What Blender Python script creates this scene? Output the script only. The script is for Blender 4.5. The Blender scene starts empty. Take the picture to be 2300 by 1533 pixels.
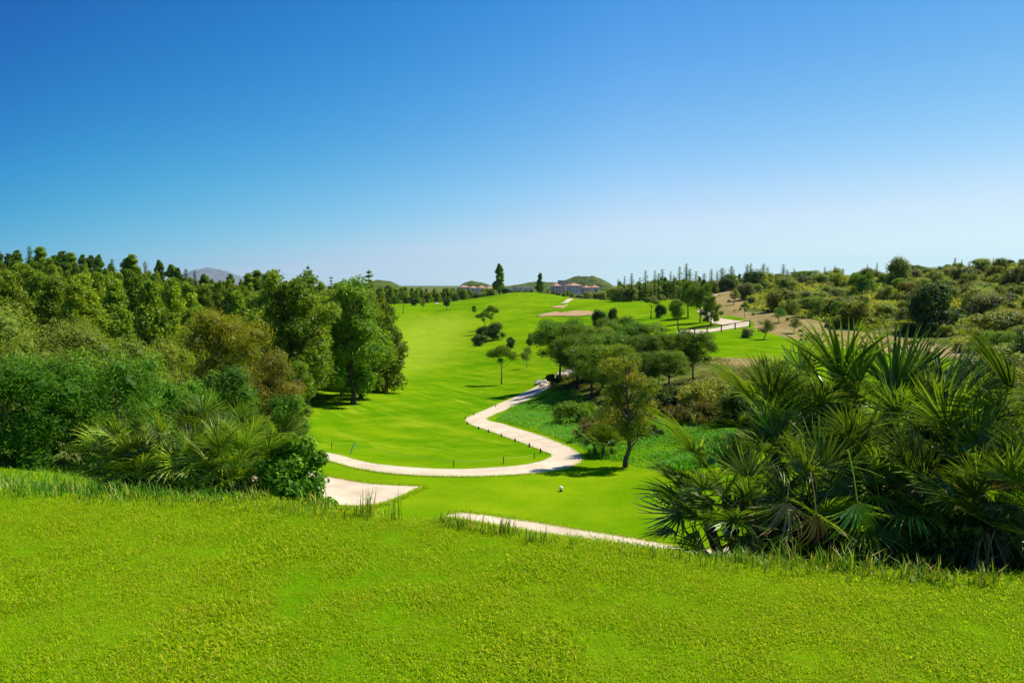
import bpy, bmesh, math, random
import numpy as np
from mathutils import Vector, Matrix, Euler

S = bpy.context.scene
COL = S.collection
rad = math.radians
# ------------------------------------------------------------------ camera, sky, sun, exposure
W0, H0, LENS = 2300.0, 1533.0, 26.0
F = W0 * LENS / 36.0
EYE = 1.65
PIT = math.atan((H0 / 2 - 640.0) / F)
cd = bpy.data.cameras.new('camera')
cd.lens = LENS; cd.sensor_width = 36; cd.clip_start = 0.05; cd.clip_end = 60000
cam = bpy.data.objects.new('camera', cd); COL.objects.link(cam)
cam.location = (0, 0, EYE); cam.rotation_euler = (math.pi / 2 - PIT, 0, 0)
S.camera = cam

SUN_EL, SUN_AZ = rad(52), rad(64)          # azimuth clockwise from +Y (the view direction)
w = bpy.data.worlds.new('World'); S.world = w; w.use_nodes = True
nt = w.node_tree; nt.nodes.clear()
out = nt.nodes.new('ShaderNodeOutputWorld'); bg = nt.nodes.new('ShaderNodeBackground')
sky = nt.nodes.new('ShaderNodeTexSky'); sky.sky_type = 'NISHITA'; sky.sun_disc = False
sky.sun_elevation = SUN_EL; sky.sun_rotation = SUN_AZ
sky.air_density = 1.0; sky.dust_density = 0.0; sky.ozone_density = 6.0; sky.altitude = 100
# the photograph's polarised, saturated blue: a tone curve per channel on the physical sky, paler towards the sun
KS = 0.11
sep = nt.nodes.new('ShaderNodeSeparateColor'); com = nt.nodes.new('ShaderNodeCombineColor'); nt.links.new(sky.outputs[0], sep.inputs[0])
tcn = nt.nodes.new('ShaderNodeTexCoord'); sxyz = nt.nodes.new('ShaderNodeSeparateXYZ'); nt.links.new(tcn.outputs['Generated'], sxyz.inputs[0])
mr = nt.nodes.new('ShaderNodeMapRange'); nt.links.new(sxyz.outputs['X'], mr.inputs[0])
for i_, v_ in enumerate((-.62, .15, .012, 1.0)): mr.inputs[i_ + 1].default_value = v_
me_ = nt.nodes.new('ShaderNodeMapRange'); nt.links.new(sxyz.outputs['Z'], me_.inputs[0])
for i_, v_ in enumerate((0, .4, .4, 1.12)): me_.inputs[i_ + 1].default_value = v_
def wm(op, a, b):
    n = nt.nodes.new('ShaderNodeMath'); n.operation = op
    for i_, x_ in enumerate((a, b)):
        if isinstance(x_, (int, float)): n.inputs[i_].default_value = x_
        else: nt.links.new(x_, n.inputs[i_])
    return n.outputs[0]
for i_, (am, pw, lo, fp) in enumerate(((2.2, 1.55, .02, 2.0), (1.13, .88, .02, .5), (1.0, .20, .22, .5))):
    v_ = wm('MULTIPLY', wm('POWER', wm('MULTIPLY', sep.outputs[i_], KS), pw), am / KS)
    f_ = wm('ADD', wm('MULTIPLY', mr.outputs[0], 1 - lo), lo)
    nt.links.new(wm('MULTIPLY', v_, wm('POWER', f_, wm('MULTIPLY', me_.outputs[0], fp))), com.inputs[i_])
top_ = nt.nodes.new('ShaderNodeMapRange'); nt.links.new(sxyz.outputs['Z'], top_.inputs[0])
for i_, v_ in enumerate((.12, .40, 1.0, .36)): top_.inputs[i_ + 1].default_value = v_
nt.links.new(wm('MINIMUM', wm('MULTIPLY', com.inputs[0].links[0].from_socket, top_.outputs[0]), wm('MULTIPLY', com.inputs[1].links[0].from_socket, .78)), com.inputs[0])
for c_, lo_ in ((1, .74), (2, .84)):
    t2 = nt.nodes.new('ShaderNodeMapRange'); nt.links.new(sxyz.outputs['Z'], t2.inputs[0])
    for i_, v_ in enumerate((.12, .38, 1.0, lo_)): t2.inputs[i_ + 1].default_value = v_
    nt.links.new(wm('MULTIPLY', com.inputs[c_].links[0].from_socket, t2.outputs[0]), com.inputs[c_])
nt.links.new(com.outputs[0], bg.inputs[0]); nt.links.new(bg.outputs[0], out.inputs[0])
bg.inputs[1].default_value = 0.078
sd = bpy.data.lights.new('sun', 'SUN'); sd.energy = 5.0; sd.angle = rad(0.5); sd.color = (1.0, 0.94, 0.80)
sun = bpy.data.objects.new('sun', sd); COL.objects.link(sun)
tosun = Vector((math.sin(SUN_AZ) * math.cos(SUN_EL), math.cos(SUN_AZ) * math.cos(SUN_EL), math.sin(SUN_EL)))
sun.rotation_euler = tosun.to_track_quat('Z', 'Y').to_euler(); sun.location = (30, 20, 60)
S.view_settings.view_transform = 'Standard'; S.view_settings.look = 'None'
S.view_settings.exposure = 0.5; S.view_settings.gamma = 1.0; S.view_settings.use_curve_mapping = False
S.render.engine = 'CYCLES'
S.cycles.max_bounces = 5; S.cycles.diffuse_bounces = 3; S.cycles.glossy_bounces = 2
S.cycles.transmission_bounces = 3; S.cycles.transparent_max_bounces = 4; S.cycles.volume_bounces = 0
S.cycles.use_denoising = True; S.cycles.caustics_reflective = False; S.cycles.caustics_refractive = False

# ------------------------------------------------------------------ projection helpers (authoring only)
cp, sp = math.cos(PIT), math.sin(PIT)
def ray(px, py):
    a = (px - W0 / 2) / F; b = (H0 / 2 - py) / F
    return a, cp + b * sp, -sp + b * cp
def pt(px, py, Y):
    a, b, c = ray(px, py); k = Y / b
    return Vector((a * k, Y, EYE + c * k))
def proj(x, y, z):
    dz = z - EYE
    d = np.maximum(y * cp - dz * sp, 1e-3); v = y * sp + dz * cp
    return W0 / 2 + F * x / d, H0 / 2 - F * v / d
def inpoly(px, py, poly):
    px = np.asarray(px, float); py = np.asarray(py, float); r = np.zeros(px.shape, bool); n = len(poly)
    for i in range(n):
        x0, y0 = poly[i]; x1, y1 = poly[(i + 1) % n]
        if y0 == y1: continue
        c = ((y0 > py) != (y1 > py)) & (px < (x1 - x0) * (py - y0) / (y1 - y0) + x0)
        r ^= c
    return r

# ------------------------------------------------------------------ terrain height field
CP = [  # (px, py, Y)
 (1000,1130,18.6),(1260,1098,20.5),(1100,1080,21.4),(1500,1180,17.2),(1560,1215,16.3),(740,1062,22.5),(740,1030,24.4),
 (900,1058,22.6),(1100,1062,22.6),(1300,1035,25.6),(1200,980,35),(1060,945,44),(1220,872,65),(950,1000,32),(850,935,49),
 (790,905,57),(740,905,56),(1000,860,76),(900,830,92),(950,780,128),(1000,740,168),(1000,700,215),(1150,660,290),(1215,658,290),
 (1080,675,250),(870,690,235),(880,720,190),(890,770,135),(1260,705,190),(1350,683,200),(1290,672,260),(1450,690,190),(1180,780,115),
 (1250,770,112),(1140,860,76),(1600,770,86),(1620,800,72),(1700,780,76),(1620,742,105),(1700,728,110),(1530,745,105),
 (1650,715,125),(1640,655,190),(1600,662,190),(1750,715,112),(1850,735,98),(1900,665,150),(2100,640,165),(2230,610,210),(2060,770,82),(2180,795,70),
 (2290,850,45),(2290,640,170),(1950,800,68),(1400,905,46),(1400,1045,24.6),(1350,1010,27.5),(1300,900,52),(1280,850,64),(1500,850,56),(1500,812,66),
 (1200,920,50),(1230,960,40),(1620,980,28),(1900,960,28),(2250,960,18),(1560,1060,22),
]
RAWP = [  # (px, Y, z)
 (-400,9,-.9),(0,9,-1.0),(200,9,-1.15),(440,9,-1.5),(650,9,-2.2),(740,12,-3.2),(0,13,-1.35),(200,14,-1.8),(400,16,-2.6),(550,20,-3.6),(680,22,-4.0),
 (-300,14,-1.1),(0,25,-2.5),(300,28,-3.8),(550,34,-5.5),(-300,40,-2.5),(100,45,-4),(400,50,-6),(620,52,-7),(0,70,-3.4),(300,75,-5),(550,80,-6.6),(720,80,-7.6),
 (-300,80,-.5),(0,110,-.6),(300,115,-2.4),(550,120,-5),(750,130,-7),(-300,150,4.5),(0,150,1.6),(300,155,-.6),(500,165,-3),(700,190,-4.6),(800,240,-5.2),
 (0,220,-2),(400,240,-6),(850,330,-7),(1000,340,-8),(1150,340,-7),(1300,340,-6.5),(1500,290,-5),(1700,260,-2),(2000,260,4),(2300,260,8),
 (2000,400,0),(1500,420,-6),(1100,500,-5),(500,500,-8),(-200,500,-6),(1150,900,-8),(0,900,-10),(2300,900,-8),(1150,3000,-10),(0,3000,-10),(2300,3000,-10),
 (1150,9000,-12),(-300,9000,-12),(2600,9000,-12),(2600,200,8),(2600,100,1),(2600,40,-2),(2600,15,-1.5),(2300,11,-1.6),(2000,11,-2.6),(1600,12,-3.6),(1100,13,-3.9),(800,14,-3.7),
]
cx, cy, cz = [], [], []
for px, py, Y in CP:
    p = pt(px, py, Y); cx.append(p.x); cy.append(p.y); cz.append(p.z)
for px, Y, z in RAWP:
    cx.append((px - W0 / 2) / F * Y); cy.append(Y); cz.append(z)
cx, cy, cz = map(np.array, (cx, cy, cz))
KT = 2.2
def feat(x, y):
    th = np.clip(np.arctan2(x, y), -0.95, 0.95); r = np.clip(np.hypot(x, y), 4.0, 12000)
    return th * KT, np.log(r)
fu, fv = feat(cx, cy)
def kern(du, dv): return np.sqrt(du * du + dv * dv + 0.10 ** 2)
A = kern(fu[:, None] - fu[None], fv[:, None] - fv[None]) - 1e-3 * 0
n_ = len(fu)
M_ = np.zeros((n_ + 1, n_ + 1)); M_[:n_, :n_] = A - np.eye(n_) * 0.01; M_[:n_, n_] = 1; M_[n_, :n_] = 1
wts = np.linalg.solve(M_, np.append(cz, 0))
def base_z(x, y):
    u, v = feat(x, y); o = np.full(u.shape, wts[n_])
    for i in range(n_): o += wts[i] * kern(u - fu[i], v - fv[i])
    return o
EX = np.array([-14, -4.04, -2.3, -.48, .4, 1.13, 2.0, 2.94, 8]); EYv = np.array([6.3, 5.55, 5.40, 4.98, 4.55, 4.22, 4.02, 3.86, 3.2])
def yedge(x): return np.interp(x, EX, EYv)
def vnoise(x, y, s, seed=0):
    x = np.asarray(x, float) / s; y = np.asarray(y, float) / s
    xi = np.floor(x); yi = np.floor(y); xf = x - xi; yf = y - yi
    def h(a, b):
        v = np.sin(a * 127.1 + b * 311.7 + seed * 74.7) * 43758.5453
        return v - np.floor(v)
    ux = xf * xf * (3 - 2 * xf); uy = yf * yf * (3 - 2 * yf)
    return (h(xi, yi) * (1 - ux) + h(xi + 1, yi) * ux) * (1 - uy) + (h(xi, yi + 1) * (1 - ux) + h(xi + 1, yi + 1) * ux) * uy
def terr(x, y):
    x = np.atleast_1d(np.asarray(x, float)); y = np.atleast_1d(np.asarray(y, float))
    s = np.maximum(y - yedge(x) + .12 * (vnoise(x, y * 0, .7, 4) - .5), 0)
    bl = 1 - np.exp(-(s / 2.4) ** 1.6)
    r = np.hypot(x, y)
    tee = .025 * (vnoise(x, y, 1.3, 1) - .5) + .012 * (vnoise(x, y, .4, 2) - .5)
    bz = base_z(x, y) + np.clip(r * .004, 0, .35) * (vnoise(x, y, 6, 3) - .5) * np.clip((r - 26) / 20, 0, 1) + .9 * (vnoise(x, y, 17, 8) - .5) * np.clip((r - 55) / 60, 0, 1)
    return tee * (1 - bl) + bz * bl
def tz(x, y): return float(terr(x, y)[0])
def at(px, py, y0=6.2, y1=400):
    """point of the ground seen in direction px, py"""
    if py < 780: y0 = 62.0
    ys = np.exp(np.linspace(math.log(y0), math.log(y1), 500))
    a, b, c = ray(px, py)
    x = a / b * ys; z = EYE + c / b * ys
    g = terr(x, ys)
    k = np.nonzero(g >= z)[0]
    if len(k) == 0:
        i = int(np.argmin(z - g))
        return Vector((x[i], ys[i], g[i]))
    i = max(k[0], 1); lo, hi = ys[i - 1], ys[i]
    for _ in range(25):
        m = (lo + hi) / 2
        if tz(a / b * m, m) >= EYE + c / b * m: hi = m
        else: lo = m
    return Vector((a / b * hi, hi, tz(a / b * hi, hi)))
def gnd(px, Y):
    x = (px - W0 / 2) / F * Y
    return Vector((x, Y, tz(x, Y)))

# ------------------------------------------------------------------ object helpers
def tag(o, label=None, cat=None, group=None, kind=None):
    if label: o['label'] = label
    if cat: o['category'] = cat
    if group: o['group'] = group
    if kind: o['kind'] = kind
    return o
def link(name, me, parent=None):
    o = bpy.data.objects.new(name, me); COL.objects.link(o)
    if parent is not None: o.parent = parent
    return o
def empty(name, loc, rz=0, sc=1.0):
    o = bpy.data.objects.new(name, None); COL.objects.link(o)
    o.location = loc; o.rotation_euler = (0, 0, rz)
    o.scale = (sc, sc, sc) if not hasattr(sc, '__len__') else sc
    o.empty_display_size = .2
    return o
def unit(v): return v / np.maximum(np.linalg.norm(v, axis=-1, keepdims=True), 1e-9)
class MB:
    def __init__(s): s.v = []; s.f = []; s.t = []; s.m = []; s.s = []; s.n = 0
    def add(s, v, f, tint=.5, mat=0, smooth=False):
        v = np.asarray(v, float).reshape(-1, 3); f = np.asarray(f, int)
        s.v.append(v); s.f.append(f + s.n); s.n += len(v)
        s.t.append(np.broadcast_to(np.asarray(tint, float), (len(f),)).copy())
        s.m.append(np.full(len(f), mat)); s.s.append(np.full(len(f), smooth))
    def mesh(s, name, mats):
        me = bpy.data.meshes.new(name)
        v = np.concatenate(s.v); tot = np.concatenate([np.full(len(f), f.shape[1]) for f in s.f])
        loops = np.concatenate([f.ravel() for f in s.f])
        st = np.concatenate([[0], np.cumsum(tot)[:-1]])
        me.vertices.add(len(v)); me.vertices.foreach_set('co', v.astype(np.float32).ravel())
        me.loops.add(len(loops)); me.loops.foreach_set('vertex_index', loops.astype(np.int32))
        me.polygons.add(len(tot)); me.polygons.foreach_set('loop_start', st.astype(np.int32))
        me.polygons.foreach_set('material_index', np.concatenate(s.m).astype(np.int32))
        me.polygons.foreach_set('use_smooth', np.concatenate(s.s).astype(bool))
        a = me.attributes.new('tint', 'FLOAT', 'FACE'); a.data.foreach_set('value', np.concatenate(s.t).astype(np.float32))
        me.update(calc_edges=True); me.validate()
        for m in (mats if isinstance(mats, (list, tuple)) else [mats]): me.materials.append(m)
        return me
def tube(mb, path, radii, sides=6, tint=.5, mat=0, cap=True):
    P = np.asarray(path, float); n = len(P); R = np.broadcast_to(np.asarray(radii, float), (n,))
    T = np.gradient(P, axis=0); T = unit(T)
    ref = np.array([0.31, .94, .12]); 
    if abs(T[0] @ ref) > .9: ref = np.array([1., 0, 0])
    U = unit(np.cross(T, ref)); V = np.cross(T, U)
    a = np.arange(sides) * 2 * math.pi / sides
    v = P[:, None] + R[:, None, None] * (np.cos(a)[None, :, None] * U[:, None] + np.sin(a)[None, :, None] * V[:, None])
    idx = np.arange(n * sides).reshape(n, sides)
    q = np.stack([idx[:-1], np.roll(idx, -1, 1)[:-1], np.roll(idx, -1, 1)[1:], idx[1:]], -1).reshape(-1, 4)
    mb.add(v.reshape(-1, 3), q, tint, mat, True)
    if cap:
        vv = np.concatenate([v[-1], P[-1:]]); k = np.arange(sides)
        mb.add(vv, np.stack([k, (k + 1) % sides, np.full(sides, sides)], -1), tint, mat, True)
def box(mb, c, s, tint=.5, mat=0, rz=0):
    k = np.array([[x, y, z] for z in (-.5, .5) for y in (-.5, .5) for x in (-.5, .5)]) * np.array(s)
    ca, sa = math.cos(rz), math.sin(rz)
    k = np.stack([k[:, 0] * ca - k[:, 1] * sa, k[:, 0] * sa + k[:, 1] * ca, k[:, 2]], -1) + np.array(c)
    mb.add(k, [[0, 2, 3, 1], [4, 5, 7, 6], [0, 1, 5, 4], [2, 6, 7, 3], [0, 4, 6, 2], [1, 3, 7, 5]], tint, mat)
_b = bmesh.new(); bmesh.ops.create_icosphere(_b, subdivisions=2, radius=1)
ICOV = np.array([v.co[:] for v in _b.verts]); ICOF = np.array([[v.index for v in f.verts] for f in _b.faces]); _b.free()

# ------------------------------------------------------------------ materials
def newmat(name):
    m = bpy.data.materials.new(name); m.use_nodes = True; m.node_tree.nodes.clear()
    return m, m.node_tree
def N(t, typ, **k):
    n = t.nodes.new(typ)
    for a, b in k.items(): setattr(n, a, b)
    return n
def ramp(t, fac, stops):
    r = N(t, 'ShaderNodeValToRGB'); e = r.color_ramp.elements
    while len(e) < len(stops): e.new(.5)
    for i, (p, c) in enumerate(stops): e[i].position = p; e[i].color = (*c, 1)
    t.links.new(fac, r.inputs[0]); return r.outputs[0]
def noise(t, scale, detail=4, rough=.55, vec=None, dim='3D'):
    n = N(t, 'ShaderNodeTexNoise'); n.inputs['Scale'].default_value = scale; n.inputs['Detail'].default_value = detail
    n.inputs['Roughness'].default_value = rough
    if vec is not None: t.links.new(vec, n.inputs['Vector'])
    return n.outputs['Fac']
def mth(t, op, a, b=None, clamp=False):
    n = N(t, 'ShaderNodeMath', operation=op); n.use_clamp = clamp
    for i, x in enumerate((a, b)):
        if x is None: continue
        if isinstance(x, (int, float)): n.inputs[i].default_value = x
        else: t.links.new(x, n.inputs[i])
    return n.outputs[0]
def mix(t, fac, a, b, blend='MIX'):
    n = N(t, 'ShaderNodeMix', data_type='RGBA', blend_type=blend)
    for i, x in ((0, fac), (6, a), (7, b)):
        if isinstance(x, (int, float)): n.inputs[i].default_value = x
        elif isinstance(x, tuple): n.inputs[i].default_value = (*x, 1)
        else: t.links.new(x, n.inputs[i])
    return n.outputs[2]
def maprange(t, v, a, b, c=0., d=1.):
    n = N(t, 'ShaderNodeMapRange'); t.links.new(v, n.inputs[0])
    for i, x in enumerate((a, b, c, d)): n.inputs[i + 1].default_value = x
    return n.outputs[0]
def finish(t, col, rough=.8, spec=.2, bump=None, bstr=.3, bdist=.02, trans=0.0, tcol=None):
    o = N(t, 'ShaderNodeOutputMaterial'); p = N(t, 'ShaderNodeBsdfPrincipled')
    p.inputs['Roughness'].default_value = rough; p.inputs['Specular IOR Level'].default_value = spec
    if isinstance(col, tuple): p.inputs['Base Color'].default_value = (*col, 1)
    else: t.links.new(col, p.inputs['Base Color'])
    if bump is not None:
        b = N(t, 'ShaderNodeBump'); b.inputs['Strength'].default_value = bstr; b.inputs['Distance'].default_value = bdist
        t.links.new(bump, b.inputs['Height']); t.links.new(b.outputs[0], p.inputs['Normal'])
    if trans > 0:
        tr = N(t, 'ShaderNodeBsdfTranslucent'); mx = N(t, 'ShaderNodeMixShader'); mx.inputs[0].default_value = trans
        c2 = mix(t, 1.0, col, tcol or (1.3, 1.25, .6), 'MULTIPLY')
        t.links.new(c2, tr.inputs[0]); t.links.new(p.outputs[0], mx.inputs[1]); t.links.new(tr.outputs[0], mx.inputs[2])
        t.links.new(mx.outputs[0], o.inputs[0])
    else: t.links.new(p.outputs[0], o.inputs[0])
def leafmat(name, stops, trans=.4, rough=.55, spec=.25, vary=.35, big=None, gain=1.45):
    m, t = newmat(name)
    a = N(t, 'ShaderNodeAttribute', attribute_name='tint')
    c = ramp(t, a.outputs['Fac'], [(p_, tuple(min(.7, q_ * gain * k_) for q_, k_ in zip(c_, WARM))) for p_, c_ in stops])
    oi = N(t, 'ShaderNodeObjectInfo')
    h = N(t, 'ShaderNodeHueSaturation'); t.links.new(c, h.inputs['Color'])
    t.links.new(maprange(t, oi.outputs['Random'], 0, 1, 1 - vary, 1 + vary), h.inputs['Value'])
    r2 = mth(t, 'FRACT', mth(t, 'MULTIPLY', oi.outputs['Random'], 17.3))
    t.links.new(maprange(t, r2, 0, 1, .487, .512), h.inputs['Hue'])
    col = h.outputs[0]
    if big:
        g = N(t, 'ShaderNodeNewGeometry'); nz = noise(t, big[0], 3, .5, g.outputs['Position'])
        col = mix(t, maprange(t, nz, .38, .68), col, mix(t, 1.0, col, big[1], 'MULTIPLY'))
    finish(t, col, rough, spec, trans=trans)
    return m
def simple(name, c1, c2, scale=8, rough=.8, spec=.2, bstr=.3, bdist=.01):
    m, t = newmat(name)
    tc = N(t, 'ShaderNodeTexCoord'); nz = noise(t, scale, 6, .6, tc.outputs['Object'])
    finish(t, ramp(t, nz, [(.3, c1), (.7, c2)]), rough, spec, nz, bstr, bdist)
    return m

WARM = (1.22, 1.04, .62)
M = {}
M['pine'] = leafmat('pine_needles', [(0, (0.0400, 0.0900, 0.0060)), (.5, (0.0950, 0.1860, 0.0110)), (1, (0.1800, 0.2820, 0.0220))], vary=.10)
M['pine_hill'] = leafmat('hill_pine_needles', [(0, (0.0486, 0.1026, 0.0054)), (.5, (0.1134, 0.2052, 0.0086)), (1, (0.2052, 0.2916, 0.0130))], vary=.3)
M['pine_dark'] = leafmat('dark_pine_needles', [(0, (0.0287, 0.0743, 0.0060)), (.5, (0.0690, 0.1553, 0.0110)), (1, (0.1380, 0.2430, 0.0200))], vary=.25)
M['pine_brown'] = leafmat('dry_pine_needles', [(0, (0.0425, 0.0665, 0.0072)), (.45, (0.1105, 0.1425, 0.0126)), (.8, (0.1700, 0.1520, 0.0315)), (1, (0.2040, 0.1425, 0.0540))])
M['pine_mixed'] = leafmat('half_dry_pine_needles', [(0, (0.0333, 0.0690, 0.0072)), (.5, (0.0808, 0.1437, 0.0108)), (.8, (0.1425, 0.1840, 0.0180)), (1, (0.1900, 0.1610, 0.0450))])
M['olive'] = leafmat('olive_leaves', [(0, (0.062, 0.106, 0.015)), (.5, (0.125, 0.188, 0.027)), (1, (0.225, 0.275, 0.062))], vary=.3)
M['grey'] = leafmat('grey_green_leaves', [(0, (0.066, 0.096, 0.030)), (.5, (0.132, 0.174, 0.060)), (1, (0.228, 0.264, 0.108))], vary=.3)
M['scrub'] = leafmat('scrub_leaves', [(0, (0.058, 0.098, 0.010)), (.5, (0.130, 0.189, 0.018)), (1, (0.247, 0.267, 0.039))], vary=.45)
M['yellow'] = leafmat('yellowing_leaves', [(0, (0.0720, 0.0950, 0.0072)), (.5, (0.1600, 0.1900, 0.0108)), (1, (0.2560, 0.2375, 0.0180))], vary=.2)
M['green'] = leafmat('bright_green_leaves', [(0, (.025, .075, .008)), (.5, (.06, .155, .013)), (1, (.14, .27, .025))], spec=.2, rough=.5, vary=.15)
M['dkgreen'] = leafmat('dark_narrow_leaves', [(0, (0.0216, 0.0696, 0.0072)), (.5, (0.0567, 0.1595, 0.0126)), (1, (0.1620, 0.3335, 0.0324))], spec=.12, rough=.55, vary=.12)
M['ivy'] = leafmat('leafy_shrub_leaves', [(0, (0.0264, 0.0840, 0.0072)), (.5, (0.0720, 0.1920, 0.0144)), (1, (0.1800, 0.3480, 0.0360))], spec=.2, rough=.5, vary=.1)
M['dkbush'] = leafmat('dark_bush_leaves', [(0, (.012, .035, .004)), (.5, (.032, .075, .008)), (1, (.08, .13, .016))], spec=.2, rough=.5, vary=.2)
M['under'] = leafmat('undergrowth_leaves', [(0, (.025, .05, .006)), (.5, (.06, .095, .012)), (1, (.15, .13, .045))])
M['weed'] = leafmat('weed_leaves', [(0, (0.0270, 0.1190, 0.0080)), (.5, (0.0630, 0.2380, 0.0120)), (1, (0.1260, 0.3400, 0.0200))], vary=.1)
M['frond'] = leafmat('palm_frond', [(0, (0.0291, 0.0672, 0.0067)), (.5, (0.0694, 0.1344, 0.0123)), (1, (0.1792, 0.2632, 0.0336))], trans=.34, rough=.34, spec=.5, vary=.45)
M['frond_yellow'] = leafmat('pale_palm_frond', [(0, (0.0840, 0.1750, 0.0120)), (.5, (0.1575, 0.2875, 0.0200)), (1, (0.2940, 0.4125, 0.0500))], trans=.25, rough=.4, spec=.5, vary=.2)
M['frond_dead'] = leafmat('dead_palm_frond', [(0, (.10, .07, .035)), (.5, (.22, .15, .08)), (1, (.40, .30, .18))], trans=.1, rough=.7, spec=.15, vary=.35)
M['grass'] = leafmat('turf_blades', [(0, (.105, .235, .004)), (.5, (.200, .357, .005)), (.88, (.285, .425, .012)), (.96, (.36, .40, .05)), (1, (.46, .40, .15))],
                     trans=.5, rough=.7, spec=.03, vary=.16, big=(1.0, (1.10, 1.0, 1.2)), gain=1.36)
M['tall'] = leafmat('tall_grass_blades', [(0, (0.0273, 0.0936, 0.0039)), (.5, (0.0663, 0.1716, 0.0062)), (.9, (0.1716, 0.2652, 0.0195)), (1, (0.3510, 0.3120, 0.1248))], trans=.35, rough=.45, spec=.3, vary=.15)
M['bark'] = simple('pine_bark', (.045, .032, .024), (.15, .11, .08), 14, .9, .1, .8, .02)
M['bark_grey'] = simple('grey_bark', (.10, .085, .07), (.26, .22, .18), 14, .9, .1, .6, .02)
M['twig'] = simple('bare_twigs', (.16, .12, .09), (.34, .27, .21), 20, .9, .1, .2)
M['path'] = simple('concrete_path', (.47, .37, .245), (.66, .55, .39), 1.2, .9, .05, .3, .01)
M['sand'] = simple('bunker_sand', (.40, .24, .11), (.50, .33, .17), .8, .95, .05, .3, .03)
M['white'] = simple('white_paint', (.74, .72, .66), (.82, .80, .74), 6, .45, .4, .1)
M['wood'] = simple('rail_wood', (.10, .06, .04), (.20, .12, .08), 8, .8, .2, .3)
M['darkpost'] = simple('dark_post', (.03, .025, .02), (.07, .055, .04), 10, .7, .2, .2)
M['rope'] = simple('rope_fibre', (.30, .42, .06), (.46, .55, .14), 20, .8, .1, .2)
M['bluepaint'] = simple('blue_paint', (.05, .14, .55), (.08, .20, .68), 10, .5, .4, .1)
M['rock'] = simple('limestone', (.42, .36, .27), (.66, .60, .48), 3, .9, .1, .6, .05)
M['wallwhite'] = simple('house_wall', (.52, .45, .39), (.62, .55, .48), .3, .8, .1, .1)
M['wallpink'] = simple('pink_house_wall', (.50, .36, .29), (.58, .44, .36), .3, .8, .1, .1)
M['tile'] = simple('roof_tiles', (.38, .19, .12), (.50, .28, .19), 1.5, .85, .1, .3)
M['pane'] = simple('window_glass', (.10, .10, .10), (.15, .15, .15), 1, .15, .6, 0)

# ground ------------------------------------------------------------
m, t = newmat('ground'); M['ground'] = m
g = N(t, 'ShaderNodeNewGeometry'); pos = g.outputs['Position']
zc = N(t, 'ShaderNodeAttribute', attribute_name='zone')
sx = N(t, 'ShaderNodeSeparateColor'); t.links.new(zc.outputs['Color'], sx.inputs[0])
n1 = noise(t, .09, 5, .55, pos); n2 = noise(t, .9, 5, .6, pos); n3 = noise(t, 14, 4, .6, pos); n4 = noise(t, .35, 6, .65, pos)
lawn = ramp(t, n1, [(.32, (.075, .205, .001)), (.5, (.150, .262, .002)), (.68, (.235, .325, .005))])
lawn = mix(t, mth(t, 'MULTIPLY', maprange(t, n2, .35, .7), .45), lawn, (0.2057, 0.2979, 0.0071))
lawn = mix(t, mth(t, 'MULTIPLY', maprange(t, n3, .45, .75), .35), lawn, (0.0709, 0.1702, 0.0021))
# mowing stripes curve gently down the fairway
mp = N(t, 'ShaderNodeMapping'); mp.inputs['Rotation'].default_value = (0, 0, rad(-25)); t.links.new(pos, mp.inputs[0])
sp_y = N(t, 'ShaderNodeSeparateXYZ'); t.links.new(pos, sp_y.inputs[0]); su = N(t, 'ShaderNodeSeparateXYZ'); t.links.new(mp.outputs[0], su.inputs[0])
mow = mth(t, 'MULTIPLY', maprange(t, sp_y.outputs[1], 23, 30), maprange(t, sp_y.outputs[1], 70, 170, 1, .25))
sn = mth(t, 'SINE', mth(t, 'MULTIPLY', mth(t, 'ADD', su.outputs[0], mth(t, 'MULTIPLY', n1, 9.0)), 2.3))
lawn = mix(t, mth(t, 'MULTIPLY', mth(t, 'MULTIPLY', maprange(t, sn, -.5, .7), mow), .42), lawn, (.0709, .2128, .0014))
mp2 = N(t, 'ShaderNodeMapping'); mp2.inputs['Scale'].default_value = (1.5, .10, 1); t.links.new(mp.outputs[0], mp2.inputs[0])
ns = noise(t, 1.0, 5, .65, mp2.outputs[0])
lawn = mix(t, mth(t, 'MULTIPLY', mth(t, 'MULTIPLY', maprange(t, ns, .50, .72), mow), .75), lawn, (.27, .345, .016))
n5 = noise(t, .28, 8, .72, pos)
lawn = mix(t, mth(t, 'MULTIPLY', maprange(t, n5, .40, .66), .55), mix(t, 1.0, lawn, (.68, .86, .5), 'MULTIPLY'), mix(t, 1.0, lawn, (1.50, 1.25, 1.6), 'MULTIPLY'))
pale = ramp(t, n4, [(.3, (0.1844, 0.2979, 0.0071)), (.7, (0.2837, 0.3546, 0.0248))])
lawn = mix(t, mth(t, 'MULTIPLY', sx.outputs[0], .85), lawn, pale)
dry = ramp(t, n4, [(.25, (0.1064, 0.1135, 0.0177)), (.42, (0.2411, 0.1915, 0.0638)), (.6, (0.3262, 0.2482, 0.1064)), (.8, (0.3688, 0.2695, 0.1348))])
dry = mix(t, maprange(t, n3, .5, .75), dry, (0.1702, 0.1206, 0.0496))
dk = mth(t, 'ADD', sx.outputs[1], mth(t, 'MULTIPLY', mth(t, 'SUBTRACT', n4, .5), .9))
col = mix(t, maprange(t, dk, .38, .58), lawn, dry)
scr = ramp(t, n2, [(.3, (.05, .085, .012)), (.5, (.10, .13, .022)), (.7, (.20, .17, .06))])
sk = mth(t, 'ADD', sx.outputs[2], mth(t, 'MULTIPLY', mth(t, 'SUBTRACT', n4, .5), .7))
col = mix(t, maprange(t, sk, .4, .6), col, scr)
finish(t, col, .95, .0, mth(t, 'ADD', n3, mth(t, 'MULTIPLY', n2, 2.)), .5, .03)

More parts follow.
